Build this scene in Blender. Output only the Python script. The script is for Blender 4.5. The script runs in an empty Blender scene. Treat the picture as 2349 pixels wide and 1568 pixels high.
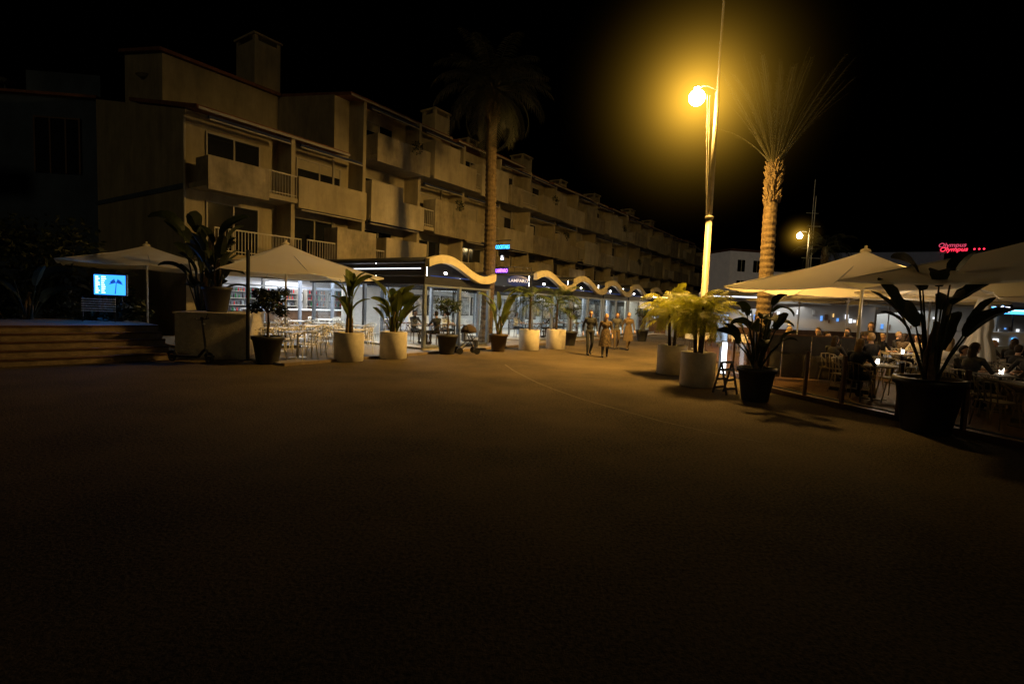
import bpy, math, random
from mathutils import Vector, Matrix
R=random.Random(11)
sc=bpy.context.scene
sc.view_settings.view_transform='Standard'
sc.view_settings.look='None'
V=Vector
pi=math.pi
COL=sc.collection

# ---------------------------------------------------------------- materials
def mat(name,col,rough=.7,metal=0.,ns=0,na=.25,bump=0.,bs=None,emit=None,es=0.,spec=.4,transl=0.,col2=None,streak=0.):
    m=bpy.data.materials.new(name); m.use_nodes=True
    nt=m.node_tree; N=nt.nodes; L=nt.links
    b=N['Principled BSDF']
    b.inputs['Base Color'].default_value=(*col,1)
    b.inputs['Roughness'].default_value=rough
    b.inputs['Metallic'].default_value=metal
    b.inputs['Specular IOR Level'].default_value=spec
    if emit:
        b.inputs['Emission Color'].default_value=(*emit,1); b.inputs['Emission Strength'].default_value=es
    if ns or bump:
        tc=N.new('ShaderNodeTexCoord')
    if ns:
        n=N.new('ShaderNodeTexNoise'); n.inputs['Scale'].default_value=ns; n.inputs['Detail'].default_value=6; n.inputs['Roughness'].default_value=.65
        L.new(tc.outputs['Object'],n.inputs['Vector'])
        r=N.new('ShaderNodeValToRGB'); r.color_ramp.elements[0].position=.3; r.color_ramp.elements[1].position=.72
        c2=col2 or tuple(min(1,c*(1+na)) for c in col)
        r.color_ramp.elements[0].color=(*[c*(1-na) for c in col],1); r.color_ramp.elements[1].color=(*c2,1)
        L.new(n.outputs['Fac'],r.inputs['Fac']); out=r.outputs['Color']
        if streak:
            mp=N.new('ShaderNodeMapping'); mp.inputs['Scale'].default_value=(1.3,1.3,.3); L.new(tc.outputs['Object'],mp.inputs['Vector'])
            n3=N.new('ShaderNodeTexNoise'); n3.inputs['Scale'].default_value=1.3; n3.inputs['Detail'].default_value=8; n3.inputs['Roughness'].default_value=.7; L.new(mp.outputs[0],n3.inputs['Vector'])
            r3=N.new('ShaderNodeValToRGB'); r3.color_ramp.elements[0].position=.35; r3.color_ramp.elements[1].position=.6
            r3.color_ramp.elements[0].color=(1-streak,)*3+(1,); r3.color_ramp.elements[1].color=(1,1,1,1); L.new(n3.outputs['Fac'],r3.inputs['Fac'])
            mm=N.new('ShaderNodeMix'); mm.data_type='RGBA'; mm.blend_type='MULTIPLY'; mm.inputs[0].default_value=1
            L.new(out,mm.inputs[6]); L.new(r3.outputs['Color'],mm.inputs[7]); out=mm.outputs[2]
        L.new(out,b.inputs['Base Color'])
    if bump:
        n2=N.new('ShaderNodeTexNoise'); n2.inputs['Scale'].default_value=bs or 30; n2.inputs['Detail'].default_value=4
        L.new(tc.outputs['Object'],n2.inputs['Vector'])
        bp=N.new('ShaderNodeBump'); bp.inputs['Strength'].default_value=bump; bp.inputs['Distance'].default_value=.02
        L.new(n2.outputs['Fac'],bp.inputs['Height']); L.new(bp.outputs['Normal'],b.inputs['Normal'])
    if transl:
        t=N.new('ShaderNodeBsdfTranslucent'); t.inputs['Color'].default_value=(*col,1)
        mx=N.new('ShaderNodeMixShader'); mx.inputs['Fac'].default_value=transl
        L.new(b.outputs[0],mx.inputs[1]); L.new(t.outputs[0],mx.inputs[2])
        L.new(mx.outputs[0],N['Material Output'].inputs['Surface'])
    return m
def glassmat(name,tint=(1,1,1),fac=.1):
    m=bpy.data.materials.new(name); m.use_nodes=True; nt=m.node_tree; N=nt.nodes; L=nt.links
    N.remove(N['Principled BSDF'])
    t=N.new('ShaderNodeBsdfTransparent'); t.inputs['Color'].default_value=(*tint,1)
    g=N.new('ShaderNodeBsdfGlossy'); g.inputs['Roughness'].default_value=.03
    mx=N.new('ShaderNodeMixShader'); mx.inputs['Fac'].default_value=fac
    L.new(t.outputs[0],mx.inputs[1]); L.new(g.outputs[0],mx.inputs[2]); L.new(mx.outputs[0],N['Material Output'].inputs['Surface'])
    return m
def emis(name,col,s):
    m=bpy.data.materials.new(name); m.use_nodes=True; nt=m.node_tree; N=nt.nodes; L=nt.links
    N.remove(N['Principled BSDF']); e=N.new('ShaderNodeEmission'); e.inputs['Color'].default_value=(*col,1); e.inputs['Strength'].default_value=s
    L.new(e.outputs[0],N['Material Output'].inputs['Surface']); return m

M_stucco=mat('stucco',(.32,.28,.19),.9,ns=.7,na=.22,bump=.3,bs=25,streak=.28)
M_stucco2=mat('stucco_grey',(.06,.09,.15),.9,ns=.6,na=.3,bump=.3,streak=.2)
M_white=mat('white_paint',(.75,.74,.7),.6,ns=3,na=.1)
M_cream=mat('cream_fascia',(.42,.38,.28),.6,ns=3,na=.15)
M_planter=mat('planter_white',(.5,.46,.39),.55,ns=4,na=.2,bump=.15,bs=12)
M_dark=mat('dark_plastic',(.03,.03,.032),.5,ns=6,na=.3)
M_black=mat('black_metal',(.015,.015,.017),.4)
M_grey=mat('grey_metal',(.22,.26,.33),.4,metal=.5,ns=5,na=.1)
M_pole=mat('pole_paint',(.3,.27,.21),.45,ns=5,na=.2)
M_tile=mat('roof_tile',(.16,.07,.04),.85,ns=3,na=.35,bump=.6,bs=9)
M_win=mat('window_glass_dark',(.012,.014,.018),.08,spec=.6)
M_frame=mat('window_frame',(.3,.28,.24),.6)
M_blind=mat('roller_blind',(.3,.27,.2),.8,ns=4,na=.12)
M_awn=mat('awning_cloth',(.02,.03,.09),.8,ns=5)
M_rail=mat('railing_paint',(.35,.33,.28),.5)
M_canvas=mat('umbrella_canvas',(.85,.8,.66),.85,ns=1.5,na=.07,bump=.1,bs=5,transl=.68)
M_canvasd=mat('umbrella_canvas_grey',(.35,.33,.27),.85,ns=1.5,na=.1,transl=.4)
M_alu=mat('white_aluminium',(.6,.6,.58),.35,metal=.3)
M_soil=mat('soil',(.03,.02,.012),1,ns=20)
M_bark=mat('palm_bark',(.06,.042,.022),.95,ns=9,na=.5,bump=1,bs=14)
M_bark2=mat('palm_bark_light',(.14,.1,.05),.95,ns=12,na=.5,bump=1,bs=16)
M_leaf=mat('leaf_green',(.05,.075,.018),.5,ns=3,na=.5,transl=.25)
M_leafd=mat('leaf_dark',(.016,.025,.010),.55,ns=3,na=.5,transl=.15)
M_palmy=mat('palm_leaf_bright',(.34,.35,.03),.5,ns=5,na=.4,transl=.4)
M_ban=mat('banana_leaf',(.11,.14,.03),.4,ns=4,na=.4,transl=.35)
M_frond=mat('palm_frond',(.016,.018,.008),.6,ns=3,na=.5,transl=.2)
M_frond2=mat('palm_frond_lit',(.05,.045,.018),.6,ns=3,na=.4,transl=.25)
M_glass=glassmat('clear_glass',(.93,.96,.97),.08)
M_glassd=glassmat('dark_glass',(.7,.68,.62),.06)
M_navy=mat('navy_panel',(.014,.016,.024),.5)
M_stone=mat('step_stone',(.2,.15,.1),.85,ns=5,na=.35,bump=.5,bs=20)
M_wallw=mat('rough_render',(.42,.38,.3),.95,ns=8,na=.2,bump=1,bs=45)
M_inner=mat('interior_wall',(.6,.62,.66),.7,ns=2,na=.12)
M_ceil=mat('ceiling_panel',(.6,.6,.6),.8)
M_floor=mat('floor_tile',(.3,.29,.27),.5,ns=3,na=.15)
M_wood=mat('dark_wood',(.09,.045,.02),.5,ns=6,na=.4)
M_chair=mat('white_chair',(.72,.7,.64),.45)
M_spot=emis('lamp_white',(1,.95,.88),22)
M_strip=emis('led_strip',(.85,.9,1),2.6)
M_dimblue=emis('led_blue_dim',(.1,.25,1),.35)
M_warm=emis('warm_bulb',(1,.62,.22),9)
M_blue=emis('neon_blue',(.05,.4,1),4)
M_purple=emis('neon_purple',(.35,.1,1),5)
M_red=emis('neon_red',(1,.03,.07),2.2)
M_yel=emis('neon_yellow',(1,.75,.1),2.)
M_green=emis('neon_green',(.5,1,.1),1.2)
M_bulb=emis('street_bulb',(1,.88,.55),60)
M_skin=mat('skin',(.5,.3,.2),.6)
M_hair=mat('hair_dark',(.03,.018,.01),.7)
M_hairb=mat('hair_blond',(.35,.24,.12),.7)

# ---------------------------------------------------------------- mesh builder
class MB:
    def __init__(s): s.v=[];s.f=[];s.m=[]
    def add(s,vs,fs,mi=0):
        o=len(s.v); s.v+=[tuple(p) for p in vs]
        for f in fs: s.f.append(tuple(i+o for i in f)); s.m.append(mi)
    def box(s,x0,x1,y0,y1,z0,z1,mi=0,M=None):
        if x0>x1:x0,x1=x1,x0
        if y0>y1:y0,y1=y1,y0
        vs=[V((x,y,z)) for x in(x0,x1) for y in(y0,y1) for z in(z0,z1)]
        if M: vs=[M@p for p in vs]
        s.add(vs,[(0,1,3,2),(4,6,7,5),(0,4,5,1),(2,3,7,6),(0,2,6,4),(1,5,7,3)],mi)
    def tube(s,pts,rad,n=10,mi=0,cap=True,sx=1.):
        pts=[V(p) for p in pts]; 
        if not hasattr(rad,'__len__'): rad=[rad]*len(pts)
        vs=[]
        ref=None
        for i,p in enumerate(pts):
            d=(pts[min(i+1,len(pts)-1)]-pts[max(i-1,0)])
            if d.length<1e-6: d=V((0,0,1))
            d.normalize()
            if ref is None:
                ref=V((0,0,1)) if abs(d.z)<.9 else V((1,0,0))
            a=d.cross(ref)
            if a.length<1e-3: a=d.cross(V((0,1,0)))
            a.normalize(); b=d.cross(a).normalized(); 
            for k in range(n):
                t=2*pi*k/n; vs.append(p+(a*math.cos(t)*sx+b*math.sin(t))*rad[i])
        fs=[]
        for i in range(len(pts)-1):
            for k in range(n):
                k2=(k+1)%n; fs.append((i*n+k,i*n+k2,(i+1)*n+k2,(i+1)*n+k))
        if cap: fs.append(tuple(range(n-1,-1,-1))); fs.append(tuple((len(pts)-1)*n+k for k in range(n)))
        s.add(vs,fs,mi)
    def lathe(s,prof,c=(0,0,0),n=24,mi=0):
        vs=[];fs=[]
        for r,z in prof:
            for k in range(n):
                a=2*pi*k/n; vs.append((c[0]+r*math.cos(a),c[1]+r*math.sin(a),c[2]+z))
        for i in range(len(prof)-1):
            for k in range(n):
                k2=(k+1)%n; fs.append((i*n+k,i*n+k2,(i+1)*n+k2,(i+1)*n+k))
        if prof[0][0]>1e-4: fs.append(tuple(range(n-1,-1,-1)))
        if prof[-1][0]>1e-4: fs.append(tuple((len(prof)-1)*n+k for k in range(n)))
        s.add(vs,fs,mi)
    def ell(s,c,r,nu=14,nv=9,mi=0,fn=None):
        vs=[];fs=[]
        for j in range(nv+1):
            ph=-pi/2+pi*j/nv
            for k in range(nu):
                a=2*pi*k/nu; p=V((r[0]*math.cos(ph)*math.cos(a),r[1]*math.cos(ph)*math.sin(a),r[2]*math.sin(ph)))
                if fn: p=fn(p)
                vs.append(V(c)+p)
        for j in range(nv):
            for k in range(nu):
                k2=(k+1)%nu; fs.append((j*nu+k,j*nu+k2,(j+1)*nu+k2,(j+1)*nu+k))
        s.add(vs,fs,mi)
    def mesh(s,name,mats,smooth=False):
        me=bpy.data.meshes.new(name); me.from_pydata(s.v,[],s.f)
        for m in mats: me.materials.append(m)
        me.polygons.foreach_set('material_index',s.m)
        if smooth: me.polygons.foreach_set('use_smooth',[True]*len(s.f))
        me.update(); return me
def obj(name,me,parent=None,loc=(0,0,0),rz=0):
    o=bpy.data.objects.new(name,me); COL.objects.link(o); o.location=loc; o.rotation_euler=(0,0,rz)
    if parent: o.parent=parent
    return o
def P(mb,name,mats,parent,smooth=False,loc=(0,0,0),label=None):
    if not isinstance(mats,(list,tuple)): mats=[mats]
    o=obj(name,mb.mesh(name,mats,smooth),parent,loc)
    if label: o['label']=label
    return o
def thing(name,label,cat,loc=(0,0,0),rz=0,group=None,kind=None):
    o=obj(name,None,None,loc,rz); o.empty_display_size=.2
    o['label']=label; o['category']=cat
    if group:o['group']=group
    if kind:o['kind']=kind
    return o
def clone(th,loc,rz=None,label=None,scale=None):
    def cp(o,par):
        n=o.copy(); COL.objects.link(n)
        if par is not None: n.parent=par
        for c in list(o.children): cp(c,n)
        return n
    n=cp(th,None); n.location=loc
    if rz is not None: n.rotation_euler=(0,0,rz)
    if label: n['label']=label
    if scale: n.scale=(scale,)*3
    return n
def text(s,size,m,parent,loc,rot,name='lettering',ext=.01,shear=0):
    cu=bpy.data.curves.new('t','FONT'); cu.body=s; cu.size=size; cu.extrude=ext; cu.align_x='CENTER'; cu.align_y='CENTER'; cu.shear=shear; cu.offset=size*.012
    o=bpy.data.objects.new('t',cu); COL.objects.link(o)
    dg=bpy.context.evaluated_depsgraph_get(); me=bpy.data.meshes.new_from_object(o.evaluated_get(dg))
    bpy.data.objects.remove(o)
    me.materials.clear(); me.materials.append(m)
    q=obj(name,me,parent,loc); q.rotation_euler=rot; return q

# street frame
A=math.radians(56); OX,OY=-13.4,21.
def F(t,q,z=0): return (OX+.559*t+.829*q, OY+.829*t-.559*q, z)

# ---------------------------------------------------------------- camera, world
cam=bpy.data.cameras.new('Camera'); cam.lens=18; cam.sensor_width=36; cam.clip_end=2000; cam.clip_start=.05
co=bpy.data.objects.new('Camera',cam); COL.objects.link(co); sc.camera=co
pitch=math.radians(4.19); roll=math.radians(2.3)
co.matrix_world=Matrix.Translation((0,0,1.85))@Matrix.Rotation(pi/2-pitch,4,'X')@Matrix.Rotation(roll,4,'Z')

w=bpy.data.worlds.new('World'); sc.world=w; w.use_nodes=True
wn=w.node_tree.nodes; bg=wn['Background']
sky=wn.new('ShaderNodeTexSky'); sky.sky_type='NISHITA'; sky.sun_disc=False; sky.sun_elevation=math.radians(-5); sky.sun_rotation=math.radians(200)
w.node_tree.links.new(sky.outputs[0],bg.inputs['Color']); bg.inputs['Strength'].default_value=.01
def light(kind,name,loc,power,col,**k):
    l=bpy.data.lights.new(name,kind); l.energy=power; l.color=col
    o=bpy.data.objects.new(name,l); COL.objects.link(o); o.location=loc
    for a,b in k.items():
        if a=='aim': o.rotation_euler=V(b).to_track_quat('-Z','Y').to_euler()
        else: setattr(l,a,b)
    return o
light('SUN','gable_fill_light',(0,0,50),.06,(1,.76,.38),angle=.3,aim=(.12,.85,-.2))  # added warm fill that lifts the unlit gable; not a moon

# ---------------------------------------------------------------- ground
def ground():
    m=bpy.data.materials.new('asphalt'); m.use_nodes=True; nt=m.node_tree;N=nt.nodes;L=nt.links;b=N['Principled BSDF']
    tc=N.new('ShaderNodeTexCoord')
    def noise(sc_,d=6,r=.6):
        n=N.new('ShaderNodeTexNoise'); n.inputs['Scale'].default_value=sc_; n.inputs['Detail'].default_value=d; n.inputs['Roughness'].default_value=r; L.new(tc.outputs['Object'],n.inputs['Vector']); return n
    n1=noise(.35); n2=noise(30,3,.8)
    mx=N.new('ShaderNodeMath'); mx.operation='MULTIPLY_ADD'; mx.inputs[1].default_value=.65; L.new(n2.outputs[0],mx.inputs[0])
    m2=N.new('ShaderNodeMath'); m2.operation='MULTIPLY'; m2.inputs[1].default_value=.4; L.new(n1.outputs[0],m2.inputs[0]); L.new(m2.outputs[0],mx.inputs[2])
    r=N.new('ShaderNodeValToRGB'); r.color_ramp.elements[0].position=.4; r.color_ramp.elements[0].color=(.026,.021,.014,1); r.color_ramp.elements[1].position=.64; r.color_ramp.elements[1].color=(.15,.115,.066,1)
    L.new(mx.outputs[0],r.inputs[0]); L.new(r.outputs[0],b.inputs['Base Color'])
    b.inputs['Roughness'].default_value=.9; b.inputs['Specular IOR Level'].default_value=.1
    bp=N.new('ShaderNodeBump'); bp.inputs['Strength'].default_value=1; bp.inputs['Distance'].default_value=.02
    L.new(n2.outputs[0],bp.inputs['Height']); L.new(bp.outputs[0],b.inputs['Normal'])
    mb=MB(); mb.add([(-600,-60,0),(600,-60,0),(600,900,0),(-600,900,0)],[(0,1,2,3)])
    g=P(mb,'ground',m,None); g['kind']='structure'; g['label']='dark asphalt promenade with worn patches'; g['category']='ground'
ground()
M_seam=mat('asphalt_seam',(.12,.1,.06),.9,ns=8,na=.4)
mb=MB()
pts=[(-.2,15.6),(.05,14.3),(.35,13.2),(.62,12.2),(1.0,11.2),(1.45,10.2),(2.0,9.3),(2.5,8.5),(3.0,7.9),(3.7,7.3)]
for i in range(len(pts)-1):
    (x0,y0),(x1,y1)=pts[i],pts[i+1]; mb.add([(x0,y0,.004),(x0+.045,y0,.004),(x1+.045,y1,.004),(x1,y1,.004)],[(0,1,2,3)])
g=P(mb,'path_seam',M_seam,None); g['kind']='structure'; g['label']='thin asphalt repair seam'; g['category']='path'
M_pave=mat('paving',(.24,.21,.17),.7,ns=4,na=.25,bump=.2)
th=thing('terrace_pavement','pale paving slab under restaurant terraces','pavement',F(0,0),A,kind='structure')
mb=MB(); mb.box(-2.2,40,-10.35,0,0.0,.06); P(mb,'paving',M_pave,th)
mb=MB(); mb.box(-2.2,40,-10.5,-10.352,0,.075); P(mb,'kerb',M_stone,th)

# ---------------------------------------------------------------- main building
B=thing('apartment_building','long terraced stucco apartment block with stepped balconies','building',F(0,0),A)
LEN=76
mb=MB()
mb.box(0,.8,0,9.4,0,3.1); mb.box(12,LEN,0,9.4,0,3.1); mb.box(.8,12,4.2,9.4,0,3.1)
def prism(mb,x0,x1,poly,mi=0):
    n=len(poly); vs=[(x0,y,z) for y,z in poly]+[(x1,y,z) for y,z in poly]
    mb.add(vs,[tuple(range(n-1,-1,-1)),tuple(range(n,2*n))]+[(i,(i+1)%n,n+(i+1)%n,n+i) for i in range(n)],mi)
prism(mb,0,7,[(0,3.1),(9.4,3.1),(9.4,11.2),(0,9.1)])
prism(mb,7,LEN,[(0,3.1),(9.4,3.1),(9.4,13.6),(0,12.1)])
prism(mb,1.2,6.99,[(5,10.0),(9.3,10.0),(9.3,13.8),(5,12.9)])
P(mb,'wall',M_stucco,B)
mb=MB()
def roofslab(mb,x0,x1,ya,za,yb,zb,th=.16):
    prism(mb,x0,x1,[(ya,za),(yb,zb),(yb,zb+th),(ya,za+th)])
roofslab(mb,-.15,6.98,-1.3,8.85,4.98,10.27)
roofslab(mb,1.0,6.98,4.7,12.88,9.5,13.9)
for k in range(18):
    x0=7+k*4; 
    if x0+4>LEN: break
    zo=[0,.12,-.08,.2,0,-.12][k%6]
    roofslab(mb,x0+.01,x0+3.99,-1.25+[0,.3,-.2][k%3],11.85+zo,9.6,13.7+zo)
P(mb,'roof',M_tile,B)
mb=MB()
mb.box(-.1,6.95,-1.36,-1.31,8.84,8.94)
for k in range(17):
    x0=7+k*4; zo=[0,.12,-.08,.2,0,-.12][k%6]; y=-1.25+[0,.3,-.2][k%3]
    mb.box(x0+.02,x0+3.98,y-.05,y-.01,11.84+zo,11.92+zo)
P(mb,'roof_trim',M_frame,B)
mb=MB(); mb.box(-.05,0,0,9.4,6.0,6.2); P(mb,'trim',M_stucco2,B)
for (t,y,wd,dp,z0,z1) in [(5.9,5.5,1.5,1.9,9,15.7),(16.5,2,1.5,1.2,12,14.6),(22.5,4,1.2,1.2,12,14.6),(29,3,1.5,1.3,12,14.9),(36,3,1.3,1.2,12,14.2),(44,3,1.4,1.3,12,14.4),(55,3,1.4,1.3,12,14.6),(63,3,1.4,1.3,12,14.4)]:
    mb=MB(); mb.box(t,t+wd,y,y+dp,z0,z1); mb.box(t-.1,t+wd+.1,y-.1,y+dp+.1,z1+.25,z1+.36,0)
    for a in (0,1):
        for b in (0,1): mb.box(t+a*(wd-.2),t+a*(wd-.2)+.2,y+b*(dp-.2),y+b*(dp-.2)+.2,z1+.001,z1+.249,0)
    P(mb,'chimney',M_stucco,B)
mb=MB()
depths={}
for i in range(19):
    t0=4*i; 
    for fl,z in ((1,3.4),(2,6.2),(3,9.2)):
        if fl==3 and i<2: continue
        D=[1.5,1.9,1.5,2.1,1.3,1.8][(i*2+fl)%6]
        depths[(i,fl)]=D
        mb.box(t0+.1,t0+3.99,-D,-.001,z-.2,z)
    zt=9.0 if i<2 else 12.0
    if i>0: mb.box(t0-.1,t0+.09,-1.15,-.002,3.45,zt)
P(mb,'floor_slab',M_stucco,B)
M_st_i=[M_stucco,mat('stucco_light',(.37,.33,.235),.9,ns=1.1,na=.2,bump=.3,streak=.3),mat('stucco_stained',(.28,.245,.17),.9,ns=1.6,na=.3,bump=.3,streak=.45)]
def tuft(mb,c,r,N):
    for i in range(N):
        d=V((R.gauss(0,1),R.gauss(0,1),R.gauss(0,1))).normalized()*(R.random()**.4)
        p=V(c)+V((d.x*r[0],d.y*r[1],d.z*r[2])); a=V((R.gauss(0,1),R.gauss(0,1),R.gauss(0,.6))).normalized()*.07; b=a.cross(V((R.gauss(0,1),R.gauss(0,1),R.gauss(0,1)))).normalized()*.03
        mb.add([p-a,p+b,p+a,p-b],[(0,1,2,3)])
for i in range(19):
    t0=4*i+.12; t1=4*i+3.97
    for fl,z in ((1,3.4),(2,6.2),(3,9.2)):
        if fl==3 and i<2: continue
        D=depths[(i,fl)]
        k=(i*3+fl*2)%5
        mb=MB(); rail=None
        if i==0 and fl==2: segs=[(t0,2.6,.95)]; rail=(2.62,t1)
        elif i==0 and fl==1: segs=[]; rail=(t0+.1,t1)
        elif i==1 and fl==1: segs=[(t0+1.5,t1,1.75)]; rail=(t0,t0+1.48)
        elif k==0: segs=[(t0,t0+2.2,1.75),(t0+2.21,t1,1.0)]
        elif k==1: segs=[(t0,t0+1.6,1.0)]; rail=(t0+1.62,t1)
        elif k==2: segs=[(t0,t1,1.05)]
        elif k==3: segs=[(t0+.8,t1,1.7)]; rail=(t0,t0+.78)
        else: segs=[(t0,t0+2.7,1.05),(t0+2.71,t1,1.65)]
        for a,b,h in segs:
            mb.box(a,b,-D-.1,-D-.002,z-.35,z+h)
            mb.box(a,a+.1,-D,-D+.9,z+.002,z+h-.01); mb.box(b-.1,b,-D,-D+.9,z+.002,z+h-.01)
        if segs: P(mb,'balcony',M_st_i[(i+fl)%3],B)
        if segs and (i*5+fl)%4==1 and i<12:
            mb=MB(); a,b,h=segs[0]; xx=a+(b-a)*.7; tuft(mb,(xx,-D-.12,z+h-.05),(.45,.22,.4),160); P(mb,'balcony_plant',M_leafd,B)
        if rail:
            mb=MB(); a,b=rail
            mb.box(a,b,-D+.02,-D+.07,z+.95,z+1.0); mb.box(a,b,-D+.03,-D+.06,z+.1,z+.13)
            n=int((b-a)/.13)
            for j in range(n+1):
                x=a+(b-a-.02)*j/n; mb.box(x,x+.02,-D+.035,-D+.055,z+.0,z+.96)
            P(mb,'balcony_railing',M_rail,B)
        wa=t0+.5+R.uniform(0,.3); wb=t1-.5-R.uniform(0,.8)
        top=z+2.25
        mb=MB(); mb.box(wa,wb,-.03,-.003,z+.02,top,0)
        for x in (wa,(wa+wb)/2-.03,wb-.06): mb.box(x,x+.06,-.08,-.031,z+.02,top,1)
        mb.box(wa,wb,-.075,-.0305,top-.06,top,1)
        rb=R.random()
        if rb<.55:
            h=R.choice([.5,1.0,2.2]); half=R.random()<.5
            mb.box(wa+.07,(wa+wb)/2-.04 if half else wb-.07,-.05,-.0315,max(z+.05,top-h),top-.07,2)
        P(mb,'window',[M_win,M_frame,M_blind],B)
        if (i+fl)%3!=1:
            mb=MB(); yy=-1.2
            zz=z+2.5
            mb.tube([(t0+.2,yy,zz),(t1-.2,yy,zz)],.07,8,0); mb.box(t0+.2,t1-.2,yy-.12,yy-.08,zz-.14,zz-.09,1)
            P(mb,'awning',[M_awn,M_frame],B)
for t in (-.08,6.9,15.05,23.05,35.05):
    mb=MB(); mb.tube([(t,-.1,3.2),(t,-.1,8.8 if t<7 else 11.6)],.05,8); P(mb,'downpipe',M_frame,B)
mb=MB(); mb.ell((31,-2.3,3.6),(.16,.16,.14)); P(mb,'wall_lamp',M_warm,B)
light('POINT','wall_lamp_light',F(31,2.7,3.4),60,(1,.7,.4),shadow_soft_size=.1)
mb=MB(); mb.tube([(1.3,7,10.8),(1.3,7,12.3)],.03,6); mb.lathe([(0,0),(.3,.05),(.48,.16)],(1.3,6.9,12.1),16); P(mb,'satellite_dish',M_frame,B)

B2=thing('apartment_building','dim grey stucco apartment house with balcony and wooden window','building',(-21.6,27,0),math.radians(6))
mb=MB(); mb.box(-16,0,0,9,0,11.4); mb.box(-4.2,-.6,1,6,11.402,13.0); mb.box(-9,-3.8,-2.2,-.002,4.0,4.3); P(mb,'wall',M_stucco2,B2)
mb=MB(); mb.box(-16.2,.02,-.3,9.2,11.41,11.55) ; P(mb,'roof',M_tile,B2)
mb=MB(); mb.box(-9,-3.8,-2.3,-2.202,3.8,5.3); P(mb,'balcony',M_stucco2,B2)
mb=MB(); mb.box(-9,-3.8,-2.3,-2.202,6.8,8.2); mb.box(-9,-3.8,-2.2,-.002,6.8,7.0); P(mb,'balcony',M_stucco2,B2)
for (a,b,z0,z1) in [(-3.1,-.9,7.6,10.4),(-8,-5,7.3,9.6),(-8,-5,4.4,6.5),(-12,-10,4.4,6.5),(-12,-10,7.3,9.6)]:
    mb=MB(); mb.box(a,b,-.05,-.003,z0,z1); mb.box(a,b,-.1,-.051,z1-.08,z1,1)
    for x in (a,(a*2+b)/3,(a+2*b)/3,b-.08): mb.box(x,x+.08,-.1,-.051,z0,z1-.081,1)
    P(mb,'window',[M_win,M_wood],B2)
mb=MB(); mb.tube([(-6,2,11.5),(-6,2,12.6)],.04,6); mb.lathe([(0,0),(.3,.06),(.55,.2)],(-6,1.9,12.5),16); P(mb,'satellite_dish',M_grey,B2)

# ---------------------------------------------------------------- bar interior & shop front
S=thing('cocktail_bar','lit white bar interior behind tall glazed shop front','bar',F(0,0),A)
mb=MB(); mb.box(.85,12,4.0,4.19,.06,3.05); mb.box(.801,.86,-1,4,.06,3.05); mb.box(11.95,11.999,-1,4,.06,3.05); P(mb,'wall',M_inner,S)
mb=MB(); mb.box(.85,11.95,-2.6,4,2.75,2.85); P(mb,'ceiling',M_ceil,S)
mb=MB(); mb.box(.3,12.2,-2.75,-2.61,2.5,3.15); P(mb,'fascia',M_navy,S)
mb=MB()
for x in (.9,2.7,4.5,6.3,8.1,9.9,11.8): mb.box(x-.06,x+.06,-1.05,-.93,.07,2.74)
mb.box(.9,11.8,-1.04,-.94,2.2,2.27); P(mb,'window_frame',M_grey,S)
for x in (2.7,6.3,9.9):
    mb=MB(); mb.box(x-.8,x+.8,-1.0,-.99,.1,2.19); P(mb,'window',M_glass,S)
for x,z in [(2,2.7),(4.2,2.7),(6.4,2.7),(8.6,2.7),(10.8,2.7)]:
    for y in (-1.9,.8):
        mb=MB(); mb.lathe([(.07,0),(.08,.04)],(x,y,z),10); P(mb,'ceiling_lamp',M_spot,S)
mb=MB(); mb.box(1.2,11.6,-2.4,-2.36,2.69,2.72); P(mb,'light_strip',M_warm,S)
mb=MB(); mb.box(3,10.5,.6,1.2,.07,1.12,0); mb.box(2.9,10.6,.5,1.3,1.121,1.17,1); P(mb,'bar_counter',[M_wood,M_white],S)
bc=[mat('bottle_%s'%k,c,.2) for k,c in dict(amber=(.35,.12,.02),green=(.02,.15,.04),red=(.4,.03,.03),clear=(.3,.35,.35),dark=(.03,.02,.02)).items()]
M_back=mat('shelf_back',(.12,.13,.15),.5)
for (a,b) in [(1.3,2.6),(3.2,5.0),(5.6,7.4),(8.0,9.4),(9.9,11.4)]:
    mb=MB(); 
    for z in (.9,1.25,1.6,1.95): mb.box(a,b,3.65,3.97,z,z+.03)
    mb.box(a-.05,a,3.6,3.97,.1,2.2); mb.box(b,b+.05,3.6,3.97,.1,2.2); mb.box(a,b,3.971,3.995,.1,2.2,1)
    P(mb,'shelf',[M_frame,M_back],S)
    mb=MB()
    for z in (.93,1.28,1.63,1.98):
        x=a+.08
        while x<b-.08:
            h=R.uniform(.16,.28); mb.lathe([(.035,0),(.035,h*.6),(.014,h*.75),(.014,h)],(x,3.8,z),7,R.randrange(5)); x+=R.uniform(.09,.22)
    P(mb,'bottles',bc,S)['kind']='stuff'
for x in (2.9,7.7,9.6):
    mb=MB(); mb.box(x-.22,x+.22,3.9,3.98,1.5,2.05,0); mb.box(x-.17,x+.17,3.88,3.899,1.56,1.99,1); P(mb,'poster',[M_black,M_strip if x<3 else M_white],S)
light('AREA','bar_light',F(6.3,-.6,2.6),620,(.93,.95,1),aim=(0,0,-1),size=6)
light('AREA','bar_awning_light',F(4.5,2.0,2.6),150,(1,.9,.76),aim=(0,.0,-1),size=2.5)

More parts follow.
